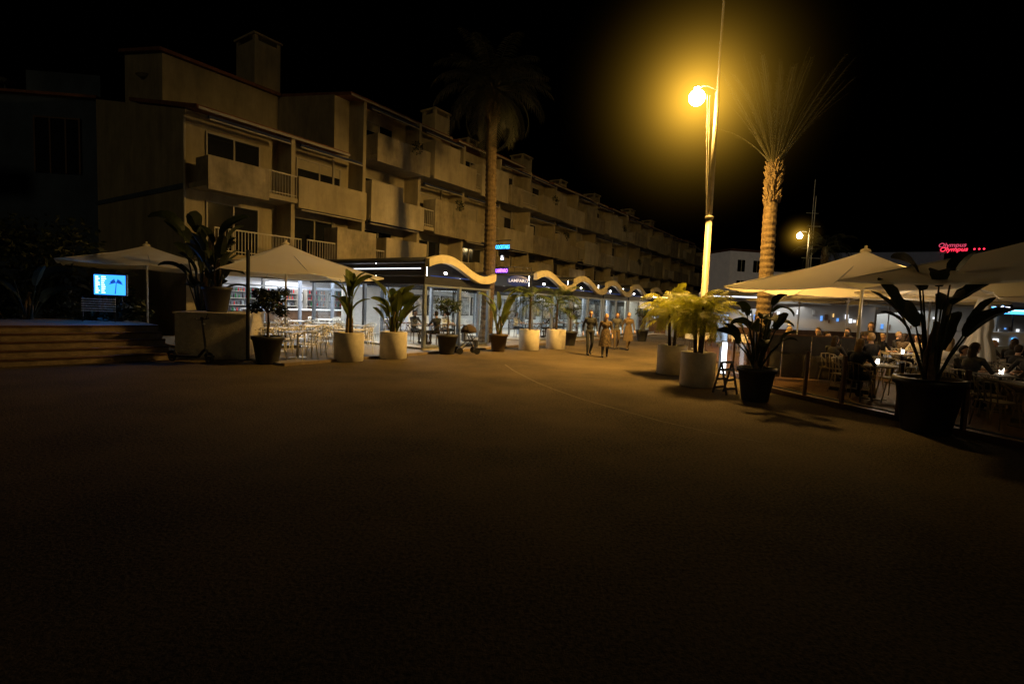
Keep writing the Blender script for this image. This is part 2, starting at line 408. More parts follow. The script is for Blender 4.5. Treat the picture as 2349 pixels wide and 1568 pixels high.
# ---------------------------------------------------------------- pavilions
def wave(s): return 3.2+.32*math.sin(2*pi*(s*.86+.06))
def pavilion(first):
    T=thing('restaurant_pavilion','glass restaurant pavilion with cream wavy roof edge' ,'pavilion',(0,0,0),A,group='glass restaurant pavilions along the promenade')
    W=3.98; n=28
    y0=-9.8; y1=-1.2 if not first else -2.9
    mb=MB()
    for i in range(n):
        a=i/n;b=(i+1)/n
        za,zb=wave(a),wave(b)
        xa,xb=a*W,b*W
        vs=[(xa,y0,za),(xb,y0,zb),(xb,y1,zb),(xa,y1,za),(xa,y0,za-.07),(xb,y0,zb-.07),(xb,y1,zb-.07),(xa,y1,za-.07)]
        fs=[(0,1,2,3),(4,7,6,5),(0,4,5,1),(2,6,7,3)]
        if i==0: fs.append((0,3,7,4))
        if i==n-1: fs.append((1,5,6,2))
        mb.add(vs,fs)
    P(mb,'roof',M_navy,T,True)
    mb=MB()
    for i in range(n):
        a=i/n;b=(i+1)/n; xa,xb=a*(W+.1)-.05,b*(W+.1)-.05; za,zb=wave(a)+.05,wave(b)+.05
        vs=[(xa,-10.02,za),(xb,-10.02,zb),(xb,-9.81,zb),(xa,-9.81,za),(xa,-10.02,za-.3),(xb,-10.02,zb-.3),(xb,-9.81,zb-.3),(xa,-9.81,za-.3)]
        fs=[(0,1,2,3),(4,7,6,5),(0,4,5,1),(3,2,6,7)]
        if i==0: fs.append((0,3,7,4))
        if i==n-1: fs.append((1,5,6,2))
        mb.add(vs,fs)
    P(mb,'fascia',M_cream,T)
    mb=MB()
    mb.box(0,W,-9.75,-9.66,2.45,2.75); mb.box(0,.09,-9.65,y1,2.45,2.75); mb.box(W-.09,W,-9.65,y1,2.45,2.75)
    P(mb,'beam',M_navy,T)
    mb=MB(); mb.box(0,W,-9.7,y1,.06,.14); P(mb,'floor',M_floor,T)
    for x in (.0,W/2-.05,W-.12):
        for y in ((-9.78,) if x==W/2-.05 else (-9.78,-6.5,-3.2)):
            mb=MB(); mb.box(x,x+.12,y,y+.12,.141,2.449); P(mb,'post',M_grey,T)
    for (xa,xb) in ((.13,W/2-.06),(W/2+.08,W-.13)):
        mb=MB(); mb.box(xa,xb,-9.73,-9.72,.2,2.44); P(mb,'glass_panel',M_glass,T)
    for (ya,yb) in ((-9.64,-6.52),(-6.36,-3.22)):
        mb=MB(); mb.box(.05,.06,ya,yb,.2,2.44); P(mb,'glass_panel',M_glass,T)
    mb=MB(); mb.box(.13,W-.13,-9.74,-9.7,.141,.199); mb.box(.13,W-.13,-9.76,-9.7,2.38,2.44);  P(mb,'glass_rail',M_grey,T)
    for x,y in ((1,-8.9),(3,-8.9),(1,-6),(3,-6),(2,-3.5)):
        mb=MB(); mb.lathe([(.05,-.03),(.06,0)],(x,y,2.72),10); mb.tube([(x,y,2.72),(x,y,wave(x/W)-.08)],.008,5)
        P(mb,'ceiling_lamp',M_spot,T)
    mb=MB(); mb.ell((1.3,-9.6,2.93),(.07,.05,.05),10,6); P(mb,'fascia_lamp',M_spot,T)
    mb=MB(); mb.box(.3,W-.3,-9.78,-9.755,2.77,2.785); P(mb,'light_strip',M_dimblue,T)
    return T
p1=pavilion(True); p1.location=F(3.7,0); p1['label']='glass restaurant pavilion with cream wavy roof and lit side edge'
mb=MB(); mb.box(-.06,-.012,-9.6,-5.8,3.0,3.035); P(mb,'light_strip',M_strip,p1)
mb=MB(); mb.box(-.05,-.002,-9.8,-3,2.76,3.2); P(mb,'side_fascia',M_navy,p1)
mb=MB(); mb.box(1.6,3.8,-3.1,-3.0,.141,2.4); P(mb,'wall',M_inner,p1)
p2=pavilion(False); p2.location=F(11.1,0)
mb=MB(); mb.box(.1,3.88,-1.35,-1.21,.141,2.9); P(mb,'wall',M_inner,p2)
M_port=mat('monochrome_print',(.18,.18,.18),.5,ns=3.5,na=.9,col2=(.6,.6,.6))
for x in (.4,1.6,2.8):
    mb=MB(); mb.box(x,x+.95,-1.42,-1.352,1.0,2.2,0); mb.box(x+.05,x+.9,-1.44,-1.421,1.05,2.15,1); P(mb,'picture',[M_black,M_port],p2)
for x in (.1,2.0):
    mb=MB(); mb.box(x+.2,x+1.3,-6.6,-6.55,1.0,2.1,0); mb.box(x+.25,x+1.25,-6.62,-6.601,1.05,2.05,1); mb.box(x+.7,x+.8,-6.6,-6.55,.141,.999,0); P(mb,'picture',[M_black,M_port],p2)
for k in range(1,6): clone(p2,F(11.1+4.15*k,0))
light('AREA','pavilion_light',F(5.7,6.6,2.7),230,(1,.93,.82),aim=(0,0,-1),size=2.5)
for k in (0,1,2,3,4,5): light('AREA','pavilion_light',F(13.1+4.15*k,5.8,2.65),[260,300,300,340,360,380][k],(1,.9,.76),aim=(0,0,-1),size=3)
light('POINT','entrance_light',F(9.4,9.6,3.0),30,(.9,.93,1),shadow_soft_size=.1)

# signs
SG=thing('neon_sign','blue and purple neon signs stacked on a dark bracket','sign',F(9.9,8.3),A)
mb=MB(); mb.tube([(0,0,.06),(0,0,4.9)],.04,8); mb.box(-.03,.03,-.9,0,4.8,4.84); mb.box(-.03,.03,-.9,0,3.55,3.59); P(mb,'post',M_black,SG)
for z,m,s in ((4.5,M_blue,'COCKTAILS'),(4.0,M_strip,'&'),(3.4,M_purple,'LAMPARO')):
    mb=MB(); 
    wd=.75 if len(s)>2 else .2
    mb.box(-.06,-.032,-wd/2-.5,wd/2-.5,z-.14,z+.14); P(mb,'sign_board',M_navy,SG)
    text(s,.24 if len(s)>2 else .3,m,SG,(-.09,-.5,z),(pi/2,0,-pi/2),'neon_lettering').scale=(.62 if len(s)>2 else 1,1,1)
LS=thing('restaurant_sign','dark blue oval hanging sign with pale lettering','sign',F(9.6,9.9,2.92),math.radians(8))
mb=MB(); mb.ell((0,0,0),(.52,.05,.25),28,10); P(mb,'sign_board',mat('sign_blue',(.015,.03,.14),.4,emit=(.01,.03,.2),es=.25),LS,True)
mb=MB(); mb.tube([(-.2,0,.22),(-.2,0,.6)],.012,6); mb.tube([(.2,0,.22),(.2,0,.6)],.012,6); mb.box(-.6,.6,-.02,.02,.6,.64); mb.tube([(.58,.02,.62),(.58,.02,-2.9)],.025,8); P(mb,'bracket',M_black,LS)
text('LAMPARO',.2,mat('sign_letters',(.5,.55,.6),.5,emit=(.6,.7,1),es=.5),LS,(0,-.055,0),(pi/2,0,0))

# ---------------------------------------------------------------- street lamps
def street_lamp(loc,hl,hp,label,bulb=.2,off=.66,rz=0):
    T=thing('street_lamp',label,'street lamp',loc,rz,group='tall promenade lamps')
    mb=MB(); mb.tube([(0,0,0),(0,0,.3),(0,0,.32),(0,0,hl*.56)],[.16,.16,.115,.1],16); mb.tube([(0,0,hl*.56),(0,0,hl*.56+.02),(0,0,hl*.56+.1),(0,0,hl*.56+.12)],[.1,.13,.13,.09],16)
    mb.tube([(0,0,hl*.56+.12),(0,0,hl+.2),(0,0,hl+.25),(0,0,hp*.9),(0,0,hp*.9+.02),(0,0,hp)],[.085,.07,.045,.035,.05,.03],14); P(mb,'pole',M_pole,T,True)
    mb=MB(); mb.tube([(0,0,hl+.25),(-off*.5,0,hl+.38),(-off,0,hl+.36)],.016,8); P(mb,'arm',M_pole,T,True)
    mb=MB(); mb.lathe([(.04,.38),(.11,.34),(.13,.31),(.1,.3)],(-off,0,hl),18); P(mb,'lamp_shade',M_grey,T,True)
    mb=MB(); mb.ell((-off,0,hl),(bulb,bulb,bulb),24,16); P(mb,'bulb',M_bulb,T,True)
    return T
LX,LY,LZ=6.28,17.,8.7
L1=street_lamp((LX,LY,0),LZ,13.5,'tall pale tapered lamp post with glowing orange lantern',.25)
mb=MB()
for dx in (-.33,-.25): mb.tube([(dx,0,LZ+.1),(dx*.6,-.05,LZ*.7),(-.12,-.05,LZ*.57)],.012,5)
P(mb,'cable',M_pole,L1)
L2=street_lamp((24.8,44,0),8.6,9.3,'distant lamp post with glowing orange lantern',.22,.8)
bl=V((LX-.66,LY,LZ))
light('POINT','street_lamp_glow',bl,500,(1,.6,.2),shadow_soft_size=.29)
light('SPOT','street_lamp_beam',bl,46000,(1,.55,.12),shadow_soft_size=.29,spot_size=math.radians(172),spot_blend=1.,aim=(-.2,.5,-1))
light('POINT','far_lamp_glow',(24,44,8.6),900,(1,.62,.2),shadow_soft_size=.25)

# lamp glow painted into the air as emissive volumes round the lanterns
def painted_glow(loc,rad,c,dec):
    m=bpy.data.materials.new('glow_emission'); m.use_nodes=True; nt=m.node_tree;N=nt.nodes;L=nt.links;N.remove(N['Principled BSDF'])
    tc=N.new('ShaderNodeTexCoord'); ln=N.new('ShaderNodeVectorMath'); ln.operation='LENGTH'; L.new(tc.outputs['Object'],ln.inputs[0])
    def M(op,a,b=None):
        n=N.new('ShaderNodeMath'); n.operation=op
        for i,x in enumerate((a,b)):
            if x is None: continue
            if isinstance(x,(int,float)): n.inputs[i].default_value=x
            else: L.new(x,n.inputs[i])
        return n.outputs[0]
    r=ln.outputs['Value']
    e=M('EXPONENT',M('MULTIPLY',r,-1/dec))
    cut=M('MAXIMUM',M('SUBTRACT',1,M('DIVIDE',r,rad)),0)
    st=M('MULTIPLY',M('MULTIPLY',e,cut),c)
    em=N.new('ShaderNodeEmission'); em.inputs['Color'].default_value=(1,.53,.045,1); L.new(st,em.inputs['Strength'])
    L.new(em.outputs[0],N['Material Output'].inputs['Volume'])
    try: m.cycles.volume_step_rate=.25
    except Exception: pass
    mb=MB(); mb.ell((0,0,0),(rad,)*3,24,16); o=P(mb,'painted_glow',m,None,True,loc); o['kind']='stuff'; o['label']='painted lamp glow in the air around the lantern'; o['category']='painted_glow'
painted_glow((bl.x,bl.y,bl.z),4.6,1.7,.63)
painted_glow((24,44,8.6),2.0,1.6,.33)

# ---------------------------------------------------------------- vegetation
def frond(mb,base,az,el,L,droop,ll,n=26,wid=.035,mi=0,stem=.02,curl=.5,sag=.35):
    p=V(base); seg=L/n; h=V((math.cos(az),math.sin(az),0)); side=V((-math.sin(az),math.cos(az),0))
    pts=[p.copy()]
    e=el
    for i in range(n):
        e-=droop/n*(.5+1.0*i/n)
        d=h*math.cos(e)+V((0,0,1))*math.sin(e); p=p+d*seg; pts.append(p.copy())
        s=i/n
        if s>.12:
            l=ll*(math.sin(pi*min(1,(s-.1)/.9)**.7*.93)+.12)*R.uniform(.85,1.1)
            for sg in (1,-1):
                dd=(side*sg*math.cos(curl)+d*math.sin(curl)+V((0,0,-sag))+V((R.uniform(-.08,.08),R.uniform(-.08,.08),R.uniform(-.08,.08)))).normalized()
                mid=p+dd*l*.5+V((0,0,.03*l)); tip=p+dd*l+V((0,0,-.18*l)); wv=d*wid*.5
                mb.add([p-wv*.5,p+wv*.5,mid+wv,mid-wv,tip],[(0,1,2,3),(3,2,4)],mi)
    mb.tube(pts[::3]+[pts[-1]],[stem*(1-.8*i/(len(pts[::3]))) for i in range(len(pts[::3])+1)],5,mi)
def palm(loc,h,r0,label,nf,L,ll,matf,matt,el=(-.6,1.35),droop=(1.2,1.9),lean=0,wid=.05,curl=.5,sag=.35):
    T=thing('palm_tree',label,'palm tree',loc)
    mb=MB(); pts=[];rad=[]
    n=int(h/.11)
    for i in range(n+1):
        s=i/n; pts.append((lean*s*s+.06*math.sin(s*5),.04*math.sin(s*4),h*s)); rad.append(r0*(1.15 if s<.04 else 1)*(1-.25*s)*(1+(.07 if i%2 else -.03)+R.uniform(-.03,.03)))
    mb.tube(pts,rad,14); P(mb,'trunk',matt,T)
    top=V(pts[-1])
    mb=MB()
    for i in range(150):
        a=R.uniform(0,2*pi); z=h-R.uniform(0,1.5)
        rr=r0*.8; b=V((top.x+math.cos(a)*rr,top.y+math.sin(a)*rr,z)); mb.tube([b,b+V((math.cos(a)*R.uniform(.06,.14),math.sin(a)*R.uniform(.06,.14),R.uniform(.12,.24)))],[.05,.02],4)
    P(mb,'leaf_stubs',matt,T)
    mb=MB()
    for i in range(nf):
        a=i*2.399+R.uniform(-.2,.2); s=i/nf
        e=el[0]+(el[1]-el[0])*s+R.uniform(-.12,.12)
        frond(mb,top+V((math.cos(a)*.12,math.sin(a)*.12,0)),a,e,L*R.uniform(.8,1.1),R.uniform(*droop),ll,32,wid,stem=.03,curl=curl,sag=sag)
    P(mb,'crown',matf,T); return T
x,y,z=F(9,8.6); palm((x,y,0),11.4,.29,'tall dark palm tree with shaggy drooping crown beside the pavilions',56,2.9,.55,M_frond,M_bark)
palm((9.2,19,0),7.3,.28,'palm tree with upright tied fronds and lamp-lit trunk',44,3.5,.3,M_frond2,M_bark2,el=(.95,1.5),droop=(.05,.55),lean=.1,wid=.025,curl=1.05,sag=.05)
palm((33,50,0),6,.25,'small distant palm tree by the harbour',26,2.6,.5,M_frond,M_bark)
palm((27.5,46,0),8.0,.25,'distant palm tree near the lamp post',26,2.6,.5,M_frond,M_bark,el=(-.2,1.4))

def white_planter(loc,label):
    T=thing('planter',label,'planter',loc,R.uniform(0,6),group='white cylindrical planters')
    mb=MB(); mb.lathe([(.40,0),(.42,.02),(.425,.83),(.41,.85),(.36,.85),(.36,.76)],n=36); P(mb,'pot',M_planter,T,True)
    mb=MB(); mb.lathe([(0,.76),(.36,.765)],n=24); P(mb,'soil',M_soil,T)
    return T
def dark_pot(loc,label,s=1.,mt=None):
    T=thing('plant_pot',label,'plant pot',loc,0,group='dark tapered plant pots')
    mb=MB(); mb.lathe([(.27*s,0),(.28*s,.02),(.385*s,.66*s),(.42*s,.66*s),(.425*s,.76*s),(.38*s,.76*s),(.36*s,.68*s)],n=32); P(mb,'pot',mt or M_dark,T,True)
    mb=MB(); mb.lathe([(0,.68*s),(.37*s,.69*s)],n=20); P(mb,'soil',M_soil,T)
    return T
def banana(T,z0,n,hs,L,W,spread,m=M_ban,trunk=True,up=(1.05,1.5),dro=(.4,1.4)):
    mb=MB()
    for i in range(n):
        a=i*2.4+R.uniform(-.5,.5); s=(i+.5)/n
        h=hs*(.35+.65*s)*R.uniform(.85,1.1); out=spread*(.25+.5*R.random())
        h0=V((math.cos(a),math.sin(a),0)); sd=V((-h0.y,h0.x,0))
        base=V((h0.x*.06,h0.y*.06,z0)); top=V((h0.x*out,h0.y*out,z0+h))
        mb.tube([base,base.lerp(top,.5)+V((0,0,.06)),top],[.026,.019,.012],6,0)
        e=R.uniform(*up); dr=R.uniform(*dro); p=top.copy(); k=9; prev=None; l=L*R.uniform(.75,1.15); tw=R.uniform(-.9,.9)
        for j in range(k+1):
            s2=j/k; wd=W*math.sin(pi*(s2*.92+.06))**.6*.5*R.uniform(.85,1.06)
            d=h0*math.cos(e)+V((0,0,math.sin(e))); upv=(sd.cross(d)).normalized()
            if upv.z<0: upv=-upv
            s3=(sd*math.cos(tw)+upv*math.sin(tw))
            row=[p-s3*wd+upv*wd*.35,p,p+s3*wd+upv*wd*.35]
            if prev: mb.add(prev+row,[(0,1,4,3),(1,2,5,4)],0)
            prev=row; p=p+d*(l/k); e-=dr/k
    P(mb,'foliage',m,T)
    if trunk:
        mb=MB()
        for k in range(3): a=k*2.1; mb.tube([(.07*math.cos(a),.07*math.sin(a),z0-.05),(.08*math.cos(a),.06*math.sin(a),z0+hs*.3),(.03,.02*k,z0+hs*.6)],[.06,.05,.03],8)
        P(mb,'stem',M_bark2,T)
def smallpalm(T,z0,n,L,ll,m,hs=.4,wid=.028,tops=3,e0=.2,e1=1.4,dr=(1.2,2.3)):
    mb=MB()
    for i in range(n):
        a=i*2.399; s=i/n; k=i%tops; c=(0,0) if tops==1 else (math.cos(k*2.1)*.16,math.sin(k*2.1)*.16)
        frond(mb,(c[0]+math.cos(a)*.03,c[1]+math.sin(a)*.03,z0+hs*R.uniform(.7,1)),a,e0+(e1-e0)*s+R.uniform(-.15,.15),L*R.uniform(.75,1.1),R.uniform(*dr),ll,26,wid,stem=.012)
    P(mb,'foliage',m,T)
    mb=MB()
    for k in range(tops):
        a=k*2.1; q=0 if tops==1 else 1; mb.tube([(math.cos(a)*.08*q,math.sin(a)*.08*q,z0-.05),(math.cos(a)*.12*q,math.sin(a)*.12*q,z0+hs*.5),(math.cos(a)*.16*q,math.sin(a)*.16*q,z0+hs+.05)],[.05,.045,.03],7)
    P(mb,'stem',M_bark,T)
def leafcrown(mb,clumps,N,size):
    for i in range(N):
        c,r=R.choice(clumps); 
        d=V((R.gauss(0,1),R.gauss(0,1),R.gauss(0,1))).normalized()*(R.random()**.4)
        p=V(c)+V((d.x*r[0],d.y*r[1],d.z*r[2]))
        a=V((R.gauss(0,1),R.gauss(0,1),R.gauss(0,.6))).normalized()*size*R.uniform(.6,1.3); b=a.cross(V((R.gauss(0,1),R.gauss(0,1),R.gauss(0,1)))).normalized()*a.length*.38
        mb.add([p-a,p+b,p+a,p-b],[(0,1,2,3)])
def pottree(T,z0,hc,rad,N=900,m=M_leafd):
    mb=MB(); mb.tube([(0,0,z0-.05),(.02,0,z0+(hc-z0)*.5),(0,0,hc-.1)],[.035,.03,.022],8)
    cl=[]
    for k in range(11):
        a=k*2.4; rr=rad*R.uniform(.35,.75); c=(math.cos(a)*rr,math.sin(a)*rr,hc+rad*R.uniform(-.35,.6)); mb.tube([(0,0,hc-.25),(c[0]*.5,c[1]*.5,hc-.05),c],[.018,.012,.006],5); cl.append((c,(rad*.36,rad*.36,rad*.26)))
    cl.append(((0,0,hc+rad*.3),(rad*.5,rad*.5,rad*.4)))
    P(mb,'trunk',M_bark,T); mb=MB(); leafcrown(mb,cl,N,.05); P(mb,'crown',m,T)

T=white_planter((-4.79,15.0,0),'white cylindrical planter with upright banana plant'); banana(T,.78,11,1.5,.85,.28,.18)
T=white_planter((-3.74,16.1,0),'white cylindrical planter with broad-leaved banana plant'); banana(T,.78,18,1.15,.7,.34,.5,up=(.9,1.5),dro=(.3,1.2))
T=white_planter((.70,21,0),'white cylindrical planter with small feathery palm'); smallpalm(T,.8,16,1.3,.32,M_leaf,1.35,tops=1)
T=white_planter((1.9,22.2,0),'white cylindrical planter with small spreading palm'); smallpalm(T,.8,16,1.45,.34,M_leaf,1.3,tops=1)
T=white_planter((4.73,15.05,0),'white planter with bright yellow-green feathery palm'); smallpalm(T,.8,50,1.05,.3,M_palmy,1.1,.022,e0=.0,e1=1.5,dr=(.9,2.4))
T=white_planter((4.69,12.8,0),'white planter with bushy yellow-green areca palm'); smallpalm(T,.8,56,.9,.28,M_palmy,1.15,.02,e0=-.2,e1=1.5,dr=(.9,2.4))
T=dark_pot((-6.56,13.7,0),'dark tapered pot with small round-crowned tree',.98); pottree(T,.7,1.6,.6,2300,M_leafd)
T=dark_pot((-2.3,18.1,0),'dark pot with small bushy tree by the pavilion',.92); pottree(T,.65,1.6,.5,900,M_leaf)
T=dark_pot((-.53,19.9,0),'dark pot with leafy banana plant',.9,mat('pot_brown',(.06,.04,.025),.6)); banana(T,.65,13,1.2,.85,.28,.6)
T=dark_pot((2.75,24.5,0),'dark pot with small shrub near walkers',.9); pottree(T,.65,1.5,.5,600)
T=dark_pot((7.6,30,0),'dark pot with small round shrub',.9); pottree(T,.65,1.6,.5,600,M_leaf)
T=dark_pot((5.26,10.9,0),'dark pot with drooping leafy plant by glass fence',.95); banana(T,.7,22,1.25,.5,.2,.7,M_leafd,up=(.6,1.4),dro=(.6,2.2)); 
T=dark_pot((7.0,8.5,0),'large black pot with tall bird of paradise plant',1.2,M_black); banana(T,.8,15,1.75,.75,.28,.65,M_leafd,up=(.8,1.45),dro=(.3,1.5))
W=thing('garden_wall','rough pale rendered retaining wall beside steps','wall',(-7.45,14.3,0),math.radians(16))
mb=MB(); mb.box(-1.75,0,0,2.6,0,1.24,0); mb.box(-1.79,.04,-.04,2.64,1.241,1.29,0); P(mb,'wall',M_wallw,W)
T=dark_pot((-8.55,14.8,1.29),'dark pot standing on the rendered wall',.95); banana(T,.7,10,1.3,.7,.3,.6,M_leafd)
ST=thing('stone_steps','broad worn stone steps leading up to a garden','steps',(-9.15,13.75,0),math.radians(228))
mb=MB()
for k in range(5): mb.box(0,11,-.34*k-.0,-5,.17*k,.17*(k+1))
P(mb,'treads',M_stone,ST)
mb=MB()
for k in range(5): mb.box(-.0,11,-.34*k+.025,-.34*k+.001,.17*(k+1)-.04,.17*(k+1)); 
P(mb,'nosing',M_wood,ST)
def shrub(loc,r,h,label,N=1400,m=M_leafd):
    T=thing('shrub',label,'shrub',loc,0,group='dark garden shrubs')
    cl=[((R.uniform(-r,r)*.7,R.uniform(-r,r)*.6,R.uniform(.2,.85)*h),(r*.45,r*.45,h*.22)) for k in range(10)]
    mb=MB()
    for c,_ in cl: mb.tube([(0,0,0),(c[0]*.5,c[1]*.5,c[2]*.6),c],[.05,.03,.01],5)
    P(mb,'branches',M_bark,T); mb=MB(); leafcrown(mb,cl,N,.13); P(mb,'crown',m,T)
for (x,y,r,h) in [(-19.5,18.5,2.2,4.3),(-17.2,19,1.9,4.3),(-15.2,19.6,1.3,2.6),(-15.2,15.5,1.3,1.9),(-17,14,1.6,2.6),(-12.6,15.9,.9,1.5)]: shrub((x,y,.1),r,h,'dense dark evergreen garden shrub')
def plant(loc,hs,n,L,Wd,sp,label):
    T=thing('banana_plant',label,'plant',loc,0,group='tall garden banana plants'); banana(T,.0,n,hs,L,Wd,sp,M_leafd,up=(.7,1.4),dro=(.6,1.8))
plant((-9.4,15.6,.8),2.9,18,.95,.42,.8,'tall dark broad-leaved banana plant'); plant((-10.1,16.6,.8),2.3,12,.9,.4,.8,'tall dark banana plant with tattered leaves')
plant((-13.4,16.8,.8),1.5,10,.8,.3,.8,'dark banana plant above the steps'); plant((-14.2,15,.8),1.4,10,.8,.3,.8,'low dark banana plant above the steps')
SC=thing('menu_screen','bright blue lit display screen with palm outline on stand','screen',(-12.35,15.7,0),math.radians(12))
mb=MB(); mb.box(-.45,.45,0,.08,1.62,2.28,0); mb.tube([(-.3,.04,.8),(-.3,.04,1.62)],.03,8); mb.tube([(.3,.04,.8),(.3,.04,1.62)],.03,8); mb.box(-.4,.4,-.1,.2,.85,.88); P(mb,'frame',M_black,SC)
mb=MB(); mb.box(-.42,.42,-.012,-.002,1.65,2.25); P(mb,'display',emis('screen_blue',(.03,.25,1),2.6),SC)
mb=MB()
for k in range(9):
    for c in range(2): mb.box(-.38+c*.16,-.38+c*.16+R.uniform(.06,.13),-.018,-.013,1.7+k*.06,1.72+k*.06,0)
P(mb,'menu_text',emis('screen_white',(.6,.85,1),4),SC)
mb=MB()
for k in range(7):
    a=k*pi/6; mb.add([(.17,-.016,2.02),(.17+math.cos(a)*.1,-.016,2.05+math.sin(a)*.09+.02),(.17+math.cos(a)*.2,-.016,1.96+math.sin(a)*.13)],[(0,1,2)])
mb.add([(.13,-.015,1.68),(.16,-.015,1.68),(.19,-.015,2.03),(.17,-.015,2.03)],[(0,1,2,3)]); P(mb,'palm_symbol',emis('screen_deep',(.01,.08,.5),1),SC)
light('AREA','screen_light',(-12.3,15.45,1.95),14,(.05,.3,1),aim=(.1,-1,-.4),size=.7)
BN=thing('slatted_panel','white louvred panel lit blue beneath the screen','panel',(-12.25,15.2,.85),math.radians(12))
mb=MB()
for k in range(6): mb.box(-.5,.38,.0,.02,.3+k*.07,.33+k*.07)
P(mb,'slats',M_white,BN)
mb=MB(); mb.box(-.5,-.47,.021,.05,-.0,.72); mb.box(.35,.38,.021,.05,-.0,.72); P(mb,'frame',M_black,BN)
PT=thing('steel_post','slim dark steel post at terrace edge','post',(-7.35,14.2,0)); mb=MB(); mb.tube([(0,0,0),(0,0,3.05)],.05,10); mb.tube([(0,0,0),(0,0,.03)],.1,12); P(mb,'shaft',M_black,PT)

# ---------------------------------------------------------------- umbrellas
def umbrella(loc,side,za,zr,rz,label,m=M_canvas):
    T=thing('parasol',label,'parasol',loc,rz,group='large square cafe parasols')
    h=side/2; n=10; mb=MB()
    for q in range(4):
        for (c0,c1) in (((-h,-h),(0,-h)),((0,-h),(h,-h))):
            rot=Matrix.Rotation(q*pi/2,3,'Z'); prev=None
            for j in range(n+1):
                s=j/n; row=[]
                for k in range(5):
                    u=k/4; x=(c0[0]*(1-u)+c1[0]*u)*s; y=(c0[1]*(1-u)+c1[1]*u)*s
                    z=za-(za-zr)*(s**.92)-.07*math.sin(pi*u)*s*s-.05*math.sin(pi*s)
                    row.append(rot@V((x,y,z)))
                if prev:
                    for k in range(4): 
                        mb.add([prev[k],prev[k+1],row[k+1],row[k]],[(0,1,2,3)])
                prev=row
            for k in range(4):
                mb.add([prev[k],prev[k+1],prev[k+1]-V((0,0,.03)),prev[k]-V((0,0,.03))],[(0,1,2,3)])
    P(mb,'canopy',m,T,False)
    mb=MB(); mb.lathe([(.12,za-.02),(.1,za+.03),(.03,za+.06),(.03,za+.12),(0,za+.13)],n=12); P(mb,'finial',m,T)
    mb=MB()
    for k in range(8):
        a=k*pi/4; rr=h*(1.414 if k%2 else 1)
        e=V((math.cos(a)*rr,math.sin(a)*rr,zr-.02)); top=V((0,0,za-.12)); mb.tube([top,e*1.0+V((0,0,0))],.012,5)
        mid=top.lerp(e,.45); mb.tube([V((0,0,za-.7)),mid],.01,5)
    P(mb,'ribs',M_alu,T)
    mb=MB(); mb.tube([(0,0,.05),(0,0,za-.1)],.035,10); mb.tube([(0,0,za-.76),(0,0,za-.66)],.06,10); P(mb,'pole',M_alu,T,True)
    mb=MB(); mb.box(-.4,.4,-.4,.4,.0,.09); mb.tube([(0,0,.09),(0,0,.4)],.05,10); P(mb,'base',M_dark,T)
    return T
umbrella((-7.86,17.7,.06),4.9,3.55,2.5,math.radians(40),'cream square parasol open over white tables')
umbrella((-13.0,18.2,.06),4.6,3.35,2.6,math.radians(38),'cream parasol open behind dark garden plants')
umbrella((8.3,12.3,.1),4.6,3.35,2.4,math.radians(42),'large cream square parasol open over diners')
umbrella((9.5,9.0,.1),5.3,3.42,2.42,math.radians(42),'large cream parasol open over dark terrace')
umbrella((12.4,13.6,.1),4.6,3.3,2.45,math.radians(40),'cream parasol open over crowded terrace')
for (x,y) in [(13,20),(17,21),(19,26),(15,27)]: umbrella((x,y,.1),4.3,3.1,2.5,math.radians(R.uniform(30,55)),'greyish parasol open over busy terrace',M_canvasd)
T=thing('closed_parasol','folded white parasol standing on its pole','parasol',(11.4,12.5,.1))
mb=MB(); 
prof=[(.03,2.55),(.08,2.4),(.14,2.1),(.2,1.7),(.16,1.45),(.24,1.2),(.3,.85)]
vs=[];fs=[];n=32
for r,z in prof:
    for k in range(n):
        a=2*pi*k/n; rr=r*(1+.22*math.sin(a*8+z)); vs.append((rr*math.cos(a),rr*math.sin(a),z))
for i in range(len(prof)-1):
    for k in range(n): fs.append((i*n+k,i*n+(k+1)%n,(i+1)*n+(k+1)%n,(i+1)*n+k))
mb.add(vs,fs); P(mb,'canopy',M_white,T,True); mb=MB(); mb.tube([(0,0,0),(0,0,2.6)],.03,8); mb.box(-.3,.3,-.3,.3,0,.08); P(mb,'pole',M_alu,T)

